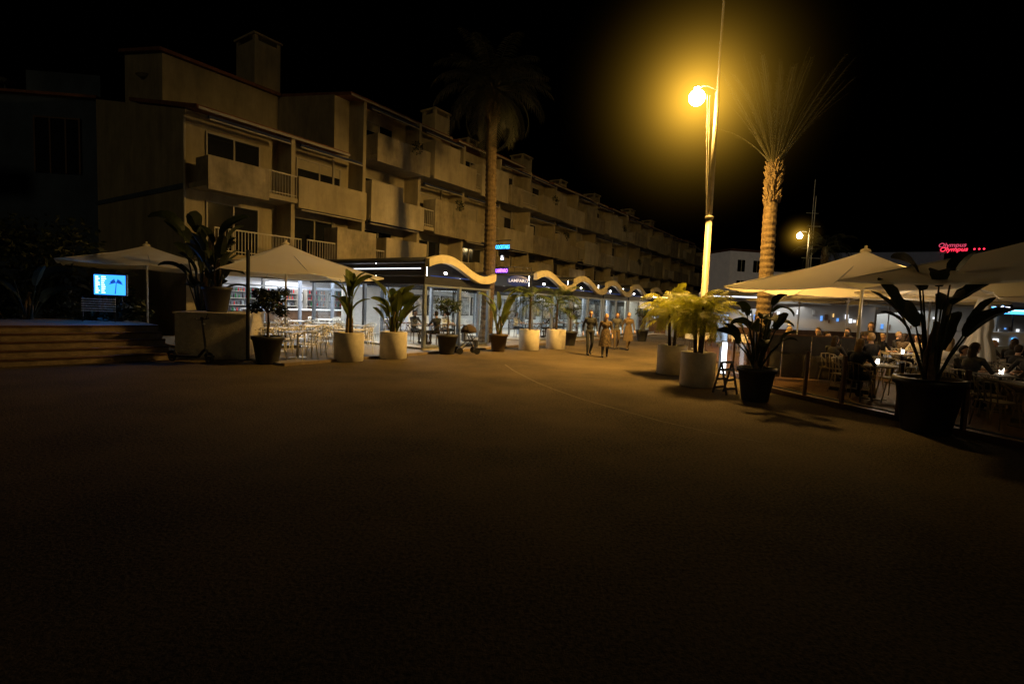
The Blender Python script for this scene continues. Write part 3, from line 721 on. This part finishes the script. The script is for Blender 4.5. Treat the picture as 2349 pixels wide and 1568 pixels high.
# ---------------------------------------------------------------- furniture
def chair(m,label,group):
    T=thing('chair',label,'chair',(0,0,0),0,group=group)
    mb=MB(); 
    vs=[];n=6
    for i in range(n+1):
        for k in range(n+1):
            x=-.22+.44*k/n; y=-.21+.42*i/n; vs.append((x,y,.455-.02*math.cos((x/.22)*pi/2)*math.cos(y/.21*pi/2)))
    o=len(vs); vs+=[(x,y,z-.025) for x,y,z in vs]
    fs=[(i*(n+1)+k,i*(n+1)+k+1,(i+1)*(n+1)+k+1,(i+1)*(n+1)+k) for i in range(n) for k in range(n)]
    fs+=[tuple(o+j for j in f[::-1]) for f in fs]
    ed=[k for k in range(n+1)]+[i*(n+1)+n for i in range(1,n+1)]+[n*(n+1)+k for k in range(n-1,-1,-1)]+[i*(n+1) for i in range(n-1,0,-1)]
    for j in range(len(ed)): a,b=ed[j],ed[(j+1)%len(ed)]; fs.append((a,o+a,o+b,b))
    mb.add(vs,fs); P(mb,'seat',m,T)
    mb=MB(); 
    arc=[(-.24,.02,.66),(-.24,.17,.72),(-.17,.25,.80),(0,.275,.82),(.17,.25,.80),(.24,.17,.72),(.24,.02,.66)]
    mb.tube(arc,.017,6)
    for x in (-.15,-.05,.05,.15): mb.tube([(x,.2,.44),(x*1.05,.262,.81)],.011,5)
    mb.tube([(-.24,.02,.66),(-.22,-.1,.44)],.014,5); mb.tube([(.24,.02,.66),(.22,-.1,.44)],.014,5)
    P(mb,'backrest',m,T,True)
    for sx in (-1,1):
        for sy in (-1,1):
            mb=MB(); mb.tube([(.19*sx,.18*sy,.435),(.23*sx,.23*sy,0)],[.015,.011],6); P(mb,'leg',m,T)
    return T
def table(m,m2,label,group,cloth=False):
    T=thing('table',label,'table',(0,0,0),0,group=group)
    mb=MB(); mb.box(-.4,.4,-.4,.4,.72,.75)
    if cloth: mb.box(-.402,.402,-.402,.402,.5,.719)
    P(mb,'tabletop',m,T)
    mb=MB(); mb.tube([(0,0,.03),(0,0,.719)],.03,8); P(mb,'column',m2,T)
    mb=MB(); mb.lathe([(.25,0),(.25,.015),(.04,.04)],n=16); P(mb,'base',m2,T)
    return T
ch=chair(M_chair,'white moulded cafe chair at a white table','white terrace chairs')
tb=table(M_chair,M_alu,'small square white cafe table','white terrace tables')
def setplace(tbl,chr_,x,y,z,rz,dirs=(0,1,2,3)):
    clone(tbl,(x,y,z),rz)
    for k in dirs:
        a=rz+k*pi/2+R.uniform(-.2,.2); d=R.uniform(.56,.7)
        clone(chr_,(x-math.sin(a)*d,y+math.cos(a)*d,z),a+R.uniform(-.15,.15))
for (t,q) in [(1.2,8.8),(1.0,6.6),(3,6.9) ,(2.8,5.2),(.8,4.4),(2.8,3.4),(-.6,7.6),(-.8,5.6),(5,2.2),(7,2.2),(-1.1,9.4),(9,2.2)]:
    x,y,z=F(t,q,.06); 
    setplace(tb,ch,x,y,z,A+R.uniform(-.1,.1))
chd=chair(M_wood,'dark wooden restaurant chair','dark restaurant chairs')
tbd=table(M_wood,M_black,'small dark restaurant table','dark restaurant tables')
for (t,q) in [(5,8.6),(6.8,8.6),(5.6,6.6),(12.4,8.6),(14,8.6),(16.6,8.6),(18.3,8.6),(20.8,8.6),(22.5,8.6)]:
    x,y,z=F(t,q,.14); clone(tbd,(x,y,z),A)
    for k in (0,2): a=A+k*pi/2; clone(chd,(x-math.sin(a)*.62,y+math.cos(a)*.62,z),a)
tbc=table(M_white,M_alu,'table covered with white tablecloth','clothed restaurant tables',True)
for (x,y) in [(9.2,25.5),(10.4,27),(11,24.2)]: setplace(tbc,chd,x,y,0,.3,(0,2))
tb.location=F(-1,3.6,.06); ch.location=F(-1.6,3.6,.06)
tbd.location=F(24.7,8.6,.14); chd.location=F(25.4,8.6,.14)
tbc.location=(12,27.5,0)

# right terrace
TD=thing('terrace_deck','dark timber restaurant deck behind glass fence','deck',(0,0,0),kind='structure')
mb=MB(); poly=[(6.15,12.3),(7.7,7.5),(9.2,2.5),(30,2.5),(40,40),(14,40),(6.6,15.6)]
vs=[(x,y,0) for x,y in poly]+[(x,y,.1) for x,y in poly]; n=len(poly)
mb.add(vs,[tuple(range(n,2*n))]+[(i,(i+1)%n,n+(i+1)%n,n+i) for i in range(n)]); P(mb,'floor',M_wood,TD)
FN=thing('glass_fence','low glass terrace fence with brown steel posts','fence',(0,0,0))
fpts=[(6.6,15.2),(6.35,13.7),(6.22,12.4),(6.55,11.3),(6.8,10.4),(7.12,9.3),(7.45,8.3),(7.8,7.2),(8.2,6)]
for i,(x,y) in enumerate(fpts):
    mb=MB(); mb.box(x-.03,x+.03,y-.03,y+.03,.1,1.08); P(mb,'post',M_wood,FN)
    if i<len(fpts)-1:
        x1,y1=fpts[i+1]; d=V((x1-x,y1-y,0)); nn=V((-d.y,d.x,0)).normalized()*.006; p0=V((x,y,0))+d*.05; p1=V((x,y,0))+d*.95
        mb=MB(); z0=V((0,0,.16)); z1=V((0,0,1.0))
        vs=[p0-nn+z0,p1-nn+z0,p1-nn+z1,p0-nn+z1,p0+nn+z0,p1+nn+z0,p1+nn+z1,p0+nn+z1]
        mb.add(vs,[(0,1,2,3),(7,6,5,4),(0,4,5,1),(3,2,6,7)]); P(mb,'glass_panel',M_glassd,FN)
        mb=MB(); mb.tube([p0+V((0,0,.15)),p1+V((0,0,.15))],.018,6); P(mb,'rail',M_grey,FN)
WB=thing('windbreak','tall dark panelled windbreak at terrace corner','screen',(6.75,14.2,.1),math.radians(-12))
mb=MB(); 
for k in range(4): mb.box(k*.72,k*.72+.69,0,.05,.05,1.2)
P(mb,'panel',M_dark,WB); mb=MB(); mb.box(0,2.9,-.02,.07,1.201,1.24); P(mb,'rail',M_wood,WB)
LP=thing('light_column','white glowing light column at terrace edge','lamp',(6.35,15.25,0),.2)
mb=MB(); mb.box(-.05,.05,-.05,.05,.05,.98); P(mb,'lamp',emis('column_white',(.9,.93,1),4),LP); mb=MB(); mb.box(-.08,.08,-.08,.08,0,.05); mb.box(-.07,.07,-.07,.07,.981,1.02); P(mb,'base',M_grey,LP)
GP=thing('lit_menu_board','pale glowing glass menu board on terrace corner','sign',(6.55,16,0),.1)
mb=MB(); mb.box(-.2,.2,0,.06,.9,1.85,1); mb.box(-.17,.17,-.01,-.001,.95,1.8,0); mb.tube([(0,.03,0),(0,.03,.9)],.04,8,1); P(mb,'panel',[emis('board_white',(.6,.78,1),.8),M_grey],GP)
AB=thing('folding_sign','small dark folding sandwich board','sign',(4.95,11.7,0),.5)
mb=MB()
for sg in (1,-1):
    Mx=Matrix.Translation((0,0,.74))@Matrix.Rotation(.25*sg,4,'X')
    mb.box(-.2,-.16,-.015,.015,-.76,0,0,Mx); mb.box(.16,.2,-.015,.015,-.76,0,0,Mx); 
    for z in (-.65,-.45,-.22,-.04): mb.box(-.16,.16,-.014,.014,z,z+.05,0,Mx)
P(mb,'frame',M_black,AB)
chg=chair(M_frame,'pale woven cafe chair on the dark terrace','pale cafe chairs on terrace')
tbg=table(M_frame,M_black,'small cafe table with glasses and candle','terrace cafe tables')
RT=[(8.0,11.2),(9.0,13.6),(10.6,12.0),(9.8,10.2),(11.8,10.4),(11.6,15.2),(9.4,16.5),(13.4,16.8),(11.5,18.5),(14.0,14.0),(8.9,8.7),(12.6,12.2)]
for i,(x,y) in enumerate(RT):
    if i==0: tbg.location=(x,y,.1)
    else: clone(tbg,(x,y,.1),R.uniform(-.2,.2))
chairs_r=[]
for i,(x,y) in enumerate(RT):
    for k in range(4):
        a=k*pi/2+R.uniform(-.2,.2)+.3; cx,cy=x-math.sin(a)*.68,y+math.cos(a)*.68
        if i==0 and k==0: chg.location=(cx,cy,.1); chg.rotation_euler=(0,0,a)
        else: clone(chg,(cx,cy,.1),a)
        chairs_r.append((cx,cy,a))
M_candle=emis('candle',(1,.9,.75),5)
for i,(x,y) in enumerate(RT):
    CN=thing('table_candle','glowing white table lantern','candle',(x+.1,y+.1,.85),0,group='table lanterns')
    mb=MB(); mb.lathe([(.035,0),(.04,.12)],n=10); P(mb,'lamp',M_candle,CN)
    mb=MB(); mb.lathe([(.045,.121),(.04,.135)],n=10); P(mb,'lid',M_black,CN)
    for k in range(2):
        GL=thing('wine_glass','clear stemmed wine glass on a table','glass',(x-.15+.22*k,y-.15,.85),0,group='wine glasses on tables')
        mb=MB(); mb.lathe([(.035,0),(.006,.01),(.006,.08),(.035,.11),(.04,.15),(.032,.19)],n=10); P(mb,'bowl',M_white if (i+k)%3==0 else M_glass,GL)

# ---------------------------------------------------------------- people
def body(pose,vox):
    mb=MB()
    if pose=='walk':
        legs=[[(.09,0,.9),(.1,.13,.5),(.1,.16,.1)],[(-.09,0,.9),(-.1,.02,.48),(-.1,-.22,.14)]]
        toes=[(.1,.32,.045),(-.1,-.08,.045)]
        arms=[[(.19,0,1.4),(.25,-.1,1.13),(.26,-.06,.88)],[(-.19,0,1.4),(-.25,.04,1.12),(-.25,.16,.9)]]
        spine=[V((0,0,.93)),V((0,0,1.1)),V((0,.0,1.3)),V((0,-.01,1.42))]; head=V((0,.02,1.63)); dirs=[V((0,.1,-1)),V((0,.35,-1))]
    else:
        legs=[[(.1,.02,.5),(.12,.42,.5),(.12,.4,.1)],[(-.1,.02,.5),(-.12,.42,.5),(-.13,.36,.1)]]
        toes=[(.12,.56,.04),(-.14,.52,.04)]
        arms=[[(.19,0,1.0),(.27,.14,.78),(.14,.36,.79)],[(-.19,0,1.0),(-.26,.15,.79),(-.1,.38,.8)]]
        spine=[V((0,0,.53)),V((0,-.02,.7)),V((0,-.01,.9)),V((0,0,1.01))]; head=V((0,.04,1.22)); dirs=[V((-.3,1,0)),V((.3,1,0))]
    for l in legs: 
        a,b,c=map(V,l); mb.tube([a,a.lerp(b,.5),b,b.lerp(c,.35),c],[.09,.078,.056,.058,.038],10)
        mb.ell(a,(.09,.09,.09),10,6); mb.ell(b,(.057,.057,.057),10,6)
    for l,t in zip(legs,toes):
        c=V(l[2]); t=V(t); mb.tube([c+V((0,-.05,-.03)),V((c.x,(c.y+t.y)/2,max(.05,(c.z+t.z)/2-.01))),t],[.045,.045,.03],8)
        mb.ell(c,(.045,.045,.05),8,6)
    s=spine; mb.ell(s[0],(.165,.115,.12)); mb.ell(s[1],(.14,.1,.14)); mb.ell(s[2],(.175,.12,.16)); mb.tube([s[0],s[1],s[2],s[3]],[.1,.1,.11,.08],12,sx=1.0)
    mb.tube([V(arms[0][0])+V((-.02,0,0)),s[3],V(arms[1][0])+V((.02,0,0))],[.058,.075,.058],10)
    mb.tube([s[3],s[3].lerp(head,.6)],[.06,.052],10)
    mb.ell(head,(.074,.092,.108),18,12,0,lambda p:V((p.x*(1-.25*max(0,-p.z/.108)),p.y,p.z)))
    mb.ell(head+V((0,.095,-.012)),(.012,.022,.022),8,6); mb.ell(head+V((0,.075,-.075)),(.03,.022,.02),8,6)
    for sg in (1,-1): mb.ell(head+V((.076*sg,-.005,-.01)),(.012,.022,.032),8,6)
    hands=[]
    for l,d in zip(arms,dirs):
        a,b,c=map(V,l); d=d.normalized(); sd=1 if a.x>0 else -1
        mb.tube([a,a.lerp(b,.5),b,c],[.054,.046,.04,.026],10); mb.ell(a,(.058,.058,.058),10,6); mb.ell(b,(.041,.041,.041),8,6)
        side=d.cross(V((1,0,0))) if pose=='walk' else d.cross(V((0,0,1)))
        side.normalize(); palm_=c+d*.06; hands.append(palm_)
        mb.tube([c,c+d*.04,c+d*.09],[.024,.034,.03],8)
        for k,ln in enumerate((.07,.08,.075,.06)):
            o=c+d*.08+side*(.03-.02*k); curl=V((-.012*sd,0,0)) if pose=='walk' else V((0,0,-.01))
            mb.tube([o,o+d*ln*.55,o+d*ln+curl*2],[.0095,.009,.0075],6)
        o=c+d*.03+side*.028; mb.tube([o,o+side*.025+d*.03,o+side*.03+d*.06],[.011,.01,.008],6)
    me=mb.mesh('tmp',[]); o=obj('tmp',me)
    m=o.modifiers.new('r','REMESH'); m.mode='VOXEL'; m.voxel_size=vox
    sm=o.modifiers.new('s','SMOOTH'); sm.factor=.5; sm.iterations=3
    dg=bpy.context.evaluated_depsgraph_get(); out=bpy.data.meshes.new_from_object(o.evaluated_get(dg)); bpy.data.objects.remove(o)
    for k in range(4): out.materials.append(M_skin)
    for p in out.polygons:
        c=p.center; p.use_smooth=True
        if min((c-h).length for h in hands)<.105: mi=0
        elif c.z>head.z-.14: mi=0
        elif c.z<.085: mi=3
        elif pose=='walk': mi=2 if c.z<.93 else 1
        else: mi=2 if (c.z<.58 or (c.y>.14 and c.z<.66)) else 1
        p.material_index=mi
    return out,head
BW,HW=body('walk',.011); BS,HS=body('sit',.012)
def cloth(name,c): return mat(name,c,.85,ns=8,na=.25)
C=dict(black=cloth('cloth_black',(.02,.02,.022)),navy=cloth('cloth_navy',(.03,.04,.08)),white=cloth('cloth_white',(.5,.48,.43)),beige=cloth('cloth_beige',(.1,.07,.04)),red=cloth('cloth_red',(.25,.04,.03)),grey=cloth('cloth_grey',(.06,.06,.065)),print=mat('cloth_print',(.05,.035,.02),.85,ns=14,na=.9,col2=(.16,.11,.06)))
def person(loc,rz,pose,top,bot,label,hair='dark',longh=False,dress=None,hat=False,group=None,sc_=1.):
    T=thing('person',label,'person',loc,rz,group=group); T.scale=(sc_,)*3
    me,hd=(BW,HW) if pose=='walk' else (BS,HS)
    o=obj('body',me,T)
    for i,m in enumerate((M_skin,C[top],C[bot],C['black'])):
        o.material_slots[i].link='OBJECT'; o.material_slots[i].material=m
    mb=MB()
    def fn(p):
        if p.y>.02 and p.z<.05: return V((p.x*.85,min(p.y,.03),p.z*.85))
        return p
    mb.ell(hd+V((0,-.012,.015)),(.084,.1,.113),16,12,0,fn)
    if longh: mb.ell(hd+V((0,-.07,-.1)),(.085,.05,.15),12,8)
    P(mb,'hair',M_hair if hair=='dark' else M_hairb,T,True)
    mb=MB()
    for sg in (1,-1): mb.ell(hd+V((.03*sg,.087,.008)),(.012,.008,.008),8,6)
    P(mb,'eyes',M_black,T)
    if hat:
        mb=MB(); mb.lathe([(.15,.06),(.15,.065),(.09,.07),(.085,.14),(0,.15)],hd,18); P(mb,'hat',C['beige'],T,True)
    if dress:
        mb=MB(); n=28; prof=[(.15,1.12),(.18,.98),(.22,.75),(.26,.45)]
        vs=[(r*(1+.06*math.sin(6*2*pi*k/n))*math.cos(2*pi*k/n),r*(1+.06*math.sin(6*2*pi*k/n))*math.sin(2*pi*k/n)*.85+.0,z) for r,z in prof for k in range(n)]
        mb.add(vs,[(i*n+k,i*n+(k+1)%n,(i+1)*n+(k+1)%n,(i+1)*n+k) for i in range(3) for k in range(n)]); P(mb,'skirt',C[dress],T,True)
    return T
gp='people strolling on the promenade'
person((3.0,19.8,0),pi+.1,'walk','black','black','walking man in dark jacket and trousers',group=gp)
person((3.5,19.2,0),pi-.1,'walk','print','black','walking woman in patterned dress','blond',True,'print',group=gp,sc_=.94)
person((4.72,23.2,0),pi,'walk','grey','beige','walking person in dark brown outfit','dark',True,None,group=gp,sc_=.95)
person((5.2,23,0),pi+.2,'walk','beige','beige','walking woman in long tan dress','blond',True,'beige',group=gp,sc_=.97)
person((7.9,16.6,.1),pi+.6,'walk','black','black','standing waiter in dark clothes near the parasol',group='restaurant staff')
person((10.2,14.6,.1),pi-.6,'walk','black','black','standing waitress in dark clothes between tables','dark',True,group='restaurant staff',sc_=.95)
gs='diners seated on the dark terrace'
tops=['navy','white','grey','black','beige','red','white','black','grey','print','black','navy','grey','black','beige','black','white','grey']
k=0
labels={'navy':'seated diner in navy shirt at cafe table','white':'seated diner in white shirt at cafe table','grey':'seated diner in grey top at cafe table','black':'seated diner in black jacket at cafe table','beige':'seated diner in beige top at cafe table','red':'seated diner in dark red top at cafe table','print':'seated diner in patterned top at cafe table'}
for i,(cx,cy,a) in enumerate(chairs_r):
    if (i*7)%11 not in (0,4) and not (i<4 and i!=1) and not 40<=i<44:
        tp=tops[k%len(tops)]
        person((cx,cy,.12),a+pi,'sit',tp,'black',labels[tp],'blond' if k%3==0 else 'dark',k%2==0,None,k==4,gs,R.uniform(.93,1.04)); k+=1
for (t,q,da,tp) in [(5,9.2,0,'black'),(5,8.0,pi,'grey'),(6.8,8.0,pi,'white'),(12.4,8.0,pi,'white'),(14,9.2,0,'black'),(16.6,8.0,pi,'beige'),(20.8,8.0,pi,'white')]:
    x,y,z=F(t,q,.14); person((x,y,z),A+da,'sit',tp,'black',labels[tp].replace('cafe','pavilion'),'dark',tp=='white',None,False,'diners inside the glass pavilions')

# ---------------------------------------------------------------- stroller
SR=thing('stroller','black folding baby stroller with rounded hood','stroller',(-1.62,18.3,0),math.radians(20))
mb=MB(); mb.tube([(-.02,0,1.02),(.1,0,.75),(.38,0,.14)],.016,6); mb.tube([(-.02,.45,1.02),(.1,.45,.75),(.38,.45,.14)],.016,6); mb.tube([(.3,0,.62),(-.25,0,.12)],.015,6); mb.tube([(.3,.45,.62),(-.25,.45,.12)],.015,6)
mb.tube([(-.25,0,.12),(-.25,.45,.12)],.012,6); mb.tube([(.38,0,.14),(.38,.45,.14)],.012,6); P(mb,'frame',M_black,SR)
mb=MB(); mb.tube([(-.04,0,1.03),(-.04,.45,1.03)],.022,8); P(mb,'handle',M_dark,SR)
mb=MB(); mb.ell((.12,.225,.82),(.3,.22,.24),16,10,0,lambda p:V((p.x,p.y,max(p.z,-.05)))); P(mb,'hood',mat('stroller_cloth',(.05,.035,.03),.9,ns=6),SR,True)
mb=MB(); mb.box(-.05,.4,.03,.42,.45,.52); mb.box(-.1,-.04,.03,.42,.45,.8); mb.box(.38,.43,.06,.39,.25,.5); P(mb,'seat',M_dark,SR)
for x in (-.25,.38):
    for y in (-.02,.47):
        mb=MB(); mb.tube([(x,y-.02,.12),(x,y+.02,.12)],.12,18); P(mb,'wheel',M_black,SR)

# ---------------------------------------------------------------- scooter
SK=thing('electric_scooter','black electric kick scooter parked by the wall','scooter',(-8.0,13.35,0),math.radians(-8))
mb=MB(); mb.box(-.95,-.2,-.08,.08,.12,.17); mb.tube([(-.22,0,.15),(-.1,0,.3),(-.02,0,.36)],[.04,.035,.035],8); P(mb,'deck',M_black,SK)
mb=MB(); mb.tube([(.06,0,.2),(-.02,0,.38),(-.12,0,1.12)],[.03,.028,.024],8); P(mb,'stem',M_black,SK)
mb=MB(); mb.tube([(-.12,-.24,1.16),(-.12,-.08,1.13),(-.12,.08,1.13),(-.12,.24,1.16)],.018,8); mb.ell((-.12,0,1.17),(.05,.05,.03)); mb.tube([(-.1,.1,1.14),(-.04,.12,1.3)],.008,5); P(mb,'handlebar',M_black,SK)
mb=MB(); mb.ell((-.06,0,1.02),(.03,.03,.03)); P(mb,'headlight',M_white,SK)
for x in (.08,-1.0):
    mb=MB()
    ring=[(x+.1*math.cos(2*pi*k/20),0,.12+.1*math.sin(2*pi*k/20)) for k in range(21)]; mb.tube(ring,.024,8,cap=False); mb.tube([(x,-.02,.12),(x,.02,.12)],.06,12); P(mb,'wheel',M_dark,SK)
mb=MB()
for x in (.08,-1.0):
    mb.tube([(x+.14*math.cos(a),0,.12+.14*math.sin(a)) for a in (.3,.9,1.5,2.1,2.7)],.03,6)
P(mb,'fender',M_black,SK)

# ---------------------------------------------------------------- distance
D1=thing('white_house','distant white two storey harbour house with windows','house',(36.5,88,0),.2)
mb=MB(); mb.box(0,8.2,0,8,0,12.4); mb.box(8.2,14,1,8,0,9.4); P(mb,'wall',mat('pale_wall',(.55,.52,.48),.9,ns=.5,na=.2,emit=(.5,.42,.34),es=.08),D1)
mb=MB(); mb.box(-.2,8.4,-.2,8.2,12.401,12.8); P(mb,'roof',M_tile,D1)
for (x,z) in [(1.5,9),(4.5,9),(1.5,5.5),(4.5,5.5),(10,6)]:
    mb=MB(); mb.box(x,x+1.4,-.06,-.004,z,z+2); mb.box(x+.65,x+.75,-.1,-.061,z,z+2,1); P(mb,'window',[M_win,M_white],D1)
def mast(x,y,h,r=.09):
    T=thing('boat_mast','slim sailing boat mast with spreaders','mast',(x,y,0),group='boat masts'); mb=MB(); mb.tube([(0,0,0),(0,0,h)],[r,r*.5],8); mb.box(-1,1,-.04,.04,h*.55,h*.55+.08); mb.box(-.7,.7,-.04,.04,h*.78,h*.78+.08); P(mb,'spar',M_alu,T)
mast(34,60,17.5); mast(31.4,55,14.5)
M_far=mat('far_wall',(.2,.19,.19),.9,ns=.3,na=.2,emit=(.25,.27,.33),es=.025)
M_fwin=[emis('far_window_warm',(1,.8,.5),.45),emis('far_window_cool',(.7,.85,1),.4)]
hs=[(88,125,24,8,17.5),(112,120,22,8,11.0),(96,100,14,8,8.5),(110,98,16,8,9.5),(74,118,13,8,9),(60,100,12,8,6.5)]
for i,(x,y,wd,dp,h) in enumerate(hs):
    T=thing('hillside_building','distant dim harbour building with rows of windows','building',(x,y,0),-.5,group='distant harbour buildings')
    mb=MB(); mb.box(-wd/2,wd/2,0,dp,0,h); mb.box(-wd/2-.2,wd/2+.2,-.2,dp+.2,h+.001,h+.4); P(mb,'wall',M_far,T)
    for fl in range(int(h/3.2)):
        for k in range(int(wd/2.8)):
            xx=-wd/2+1+k*2.8; z=1.2+fl*3.1
            lit=R.random()<.12
            mb=MB(); mb.box(xx,xx+1.1,-.08,-.004,z,z+1.3); P(mb,'window',(R.choice(M_fwin) if lit else M_win),T)
OS=thing('neon_sign','small red neon rooftop sign in rounded italic letters','sign',(99.5,118,17.9),-.6)
text('Olympus',1.35,M_red,OS,(0,0,.4),(pi/2,0,0),'lettering',.03,.2); text('Olympus',1.35,emis('neon_red_dim',(1,.1,.2),.7),OS,(-.3,.2,1.4),(pi/2,0,0),'lettering',.03,.2)
mb=MB(); mb.box(-2.2,2.2,.3,.4,-.3,-.2)
for k in range(5): mb.box(-2.2+k*1.05,-2.1+k*1.05,.3,.4,-.8,.2)
P(mb,'frame',M_black,OS)
for k in range(3): mb=MB(); mb.ell((3.6+k*.8,0,.4),(.2,.1,.2),8,6); P(mb,'star',M_red,OS)
M_disp=[emis('display_white',(.9,.93,1),1.3),emis('display_blue',(.15,.4,1),1.),M_wood,emis('display_amber',(1,.6,.2),1.1),M_frame]
def kiosk(x,y,rz,wd,label,sign,msign,lightc,h=2.9):
    T=thing('bar_kiosk',label,'kiosk',(x,y,0),rz,group='lit waterfront bars')
    mb=MB(); mb.box(-wd/2,wd/2,2.4,2.5,0,h); mb.box(-wd/2,-wd/2+.1,0,2.4,0,h); mb.box(wd/2-.1,wd/2,0,2.4,0,h); P(mb,'wall',M_frame,T)
    mb=MB(); mb.box(-wd/2-.3,wd/2+.3,-.6,2.8,h+.001,h+.2); P(mb,'roof',M_dark,T)
    mb=MB(); mb.box(-wd/2+.1,wd/2-.1,0,.5,0,1.05); P(mb,'counter',M_wood,T)
    mb=MB(); mb.box(-wd/2,wd/2,-.5,-.46,h-.1,h-.04); P(mb,'light_strip',lightc,T)
    mb=MB()
    for k in range(int(wd/.22)):
        if R.random()<.75: xx=-wd/2+.2+k*.22; z=1.1+R.uniform(0,.9); mb.box(xx,xx+R.uniform(.05,.18),2.3,2.39,z,z+R.uniform(.1,.35),R.randrange(5))
    P(mb,'back_bar_display',M_disp,T)['kind']='stuff'
    if sign: text(sign,.5,msign,T,(0,-.66,h+.1),(pi/2,0,0),'lettering')
kiosk(16,30,-.3,9,'open bar with white strip lighting under dark roof',None,None,M_strip)
kiosk(24,31,-.5,8,'open bar with white strip lighting behind parasols',None,None,M_strip)
kiosk(34,38,-.6,8,'blue lit waterfront bar','BAR',M_yel,M_strip)
kiosk(43,44,-.7,9,'waterfront shop with bright blue white sign',None,None,M_blue)
kiosk(52,50,-.8,12,'waterfront shop with yellow lettering','CAFE',M_yel,M_strip)
kiosk(14,36,.0,5,'far promenade bar with green sign strip',None,None,M_green)
kiosk(12,40,.2,5,'far promenade restaurant with warm lights',None,None,M_warm)
for (x,y,wd,m) in [(40,42,1.6,M_strip),(45,44.5,2.4,M_strip),(36,37,1.3,M_blue),(31,33,1.2,M_strip),(27,29,.9,M_blue)]:
    T=thing('light_box_sign','bright rectangular light box sign over a shop','sign',(x,y,2.6),-.7,group='shop light boxes'); mb=MB(); mb.box(-wd/2,wd/2,0,.15,0,.35,0); mb.box(-wd/2-.05,wd/2+.05,.151,.25,-.05,.4,1); mb.tube([(0,.2,-2.6),(0,.2,0)],.05,6,1); P(mb,'light_box',[m,M_black],T)
for i in range(12):
    x=20+i*2.9; y=22+i*2.2
    T=thing('moored_boat','small white moored motor boat with cabin lights','boat',(x,y,-.1),R.uniform(-.4,.4),group='boats moored in the harbour')
    mb=MB(); vs=[]; 
    for s in range(7):
        u=s/6; b=.8*(1-u**3)*1.; 
        for (yy,z) in ((-b,.9+.25*u),(-b*.7,.15),(b*.7,.15),(b,.9+.25*u)): vs.append((-2+4.6*u,yy,z))
    fs=[(s*4+k,s*4+k+1,s*4+k+5,s*4+k+4) for s in range(6) for k in range(3)]+[(s*4+3,s*4,s*4+4,s*4+7) for s in range(6)]+[(0,3,2,1)]
    mb.add(vs,fs); P(mb,'hull',M_white,T)
    mb=MB(); mb.box(-.9,.8,-.5,.5,.95,1.5); mb.box(-.7,.5,-.45,.45,1.501,1.55); P(mb,'cabin',M_white,T)
    mb=MB(); 
    for q in range(3): mb.box(-.6+q*.4,-.4+q*.4,-.53,-.502,1.2,1.32)
    P(mb,'window',[M_strip,M_blue,M_strip][i%3],T)
light('AREA','kiosk_light',(16,31,2.7),260,(.9,.93,1),aim=(0,-.3,-1),size=4)
light('AREA','kiosk_light',(24,32,2.7),260,(.85,.93,1),aim=(0,-.3,-1),size=4)
light('AREA','kiosk_light',(13,38,2.7),260,(1,.75,.45),aim=(0,-.4,-1),size=4)
light('AREA','kiosk_light',(44,44,2.7),300,(.5,.7,1),aim=(-.3,-.6,-1),size=5)
light('POINT','terrace_light',(12,16.5,2.35),60,(1,.8,.6),shadow_soft_size=.2)
light('POINT','terrace_light',(9.3,12.0,2.2),26,(1,.75,.5),shadow_soft_size=.2)
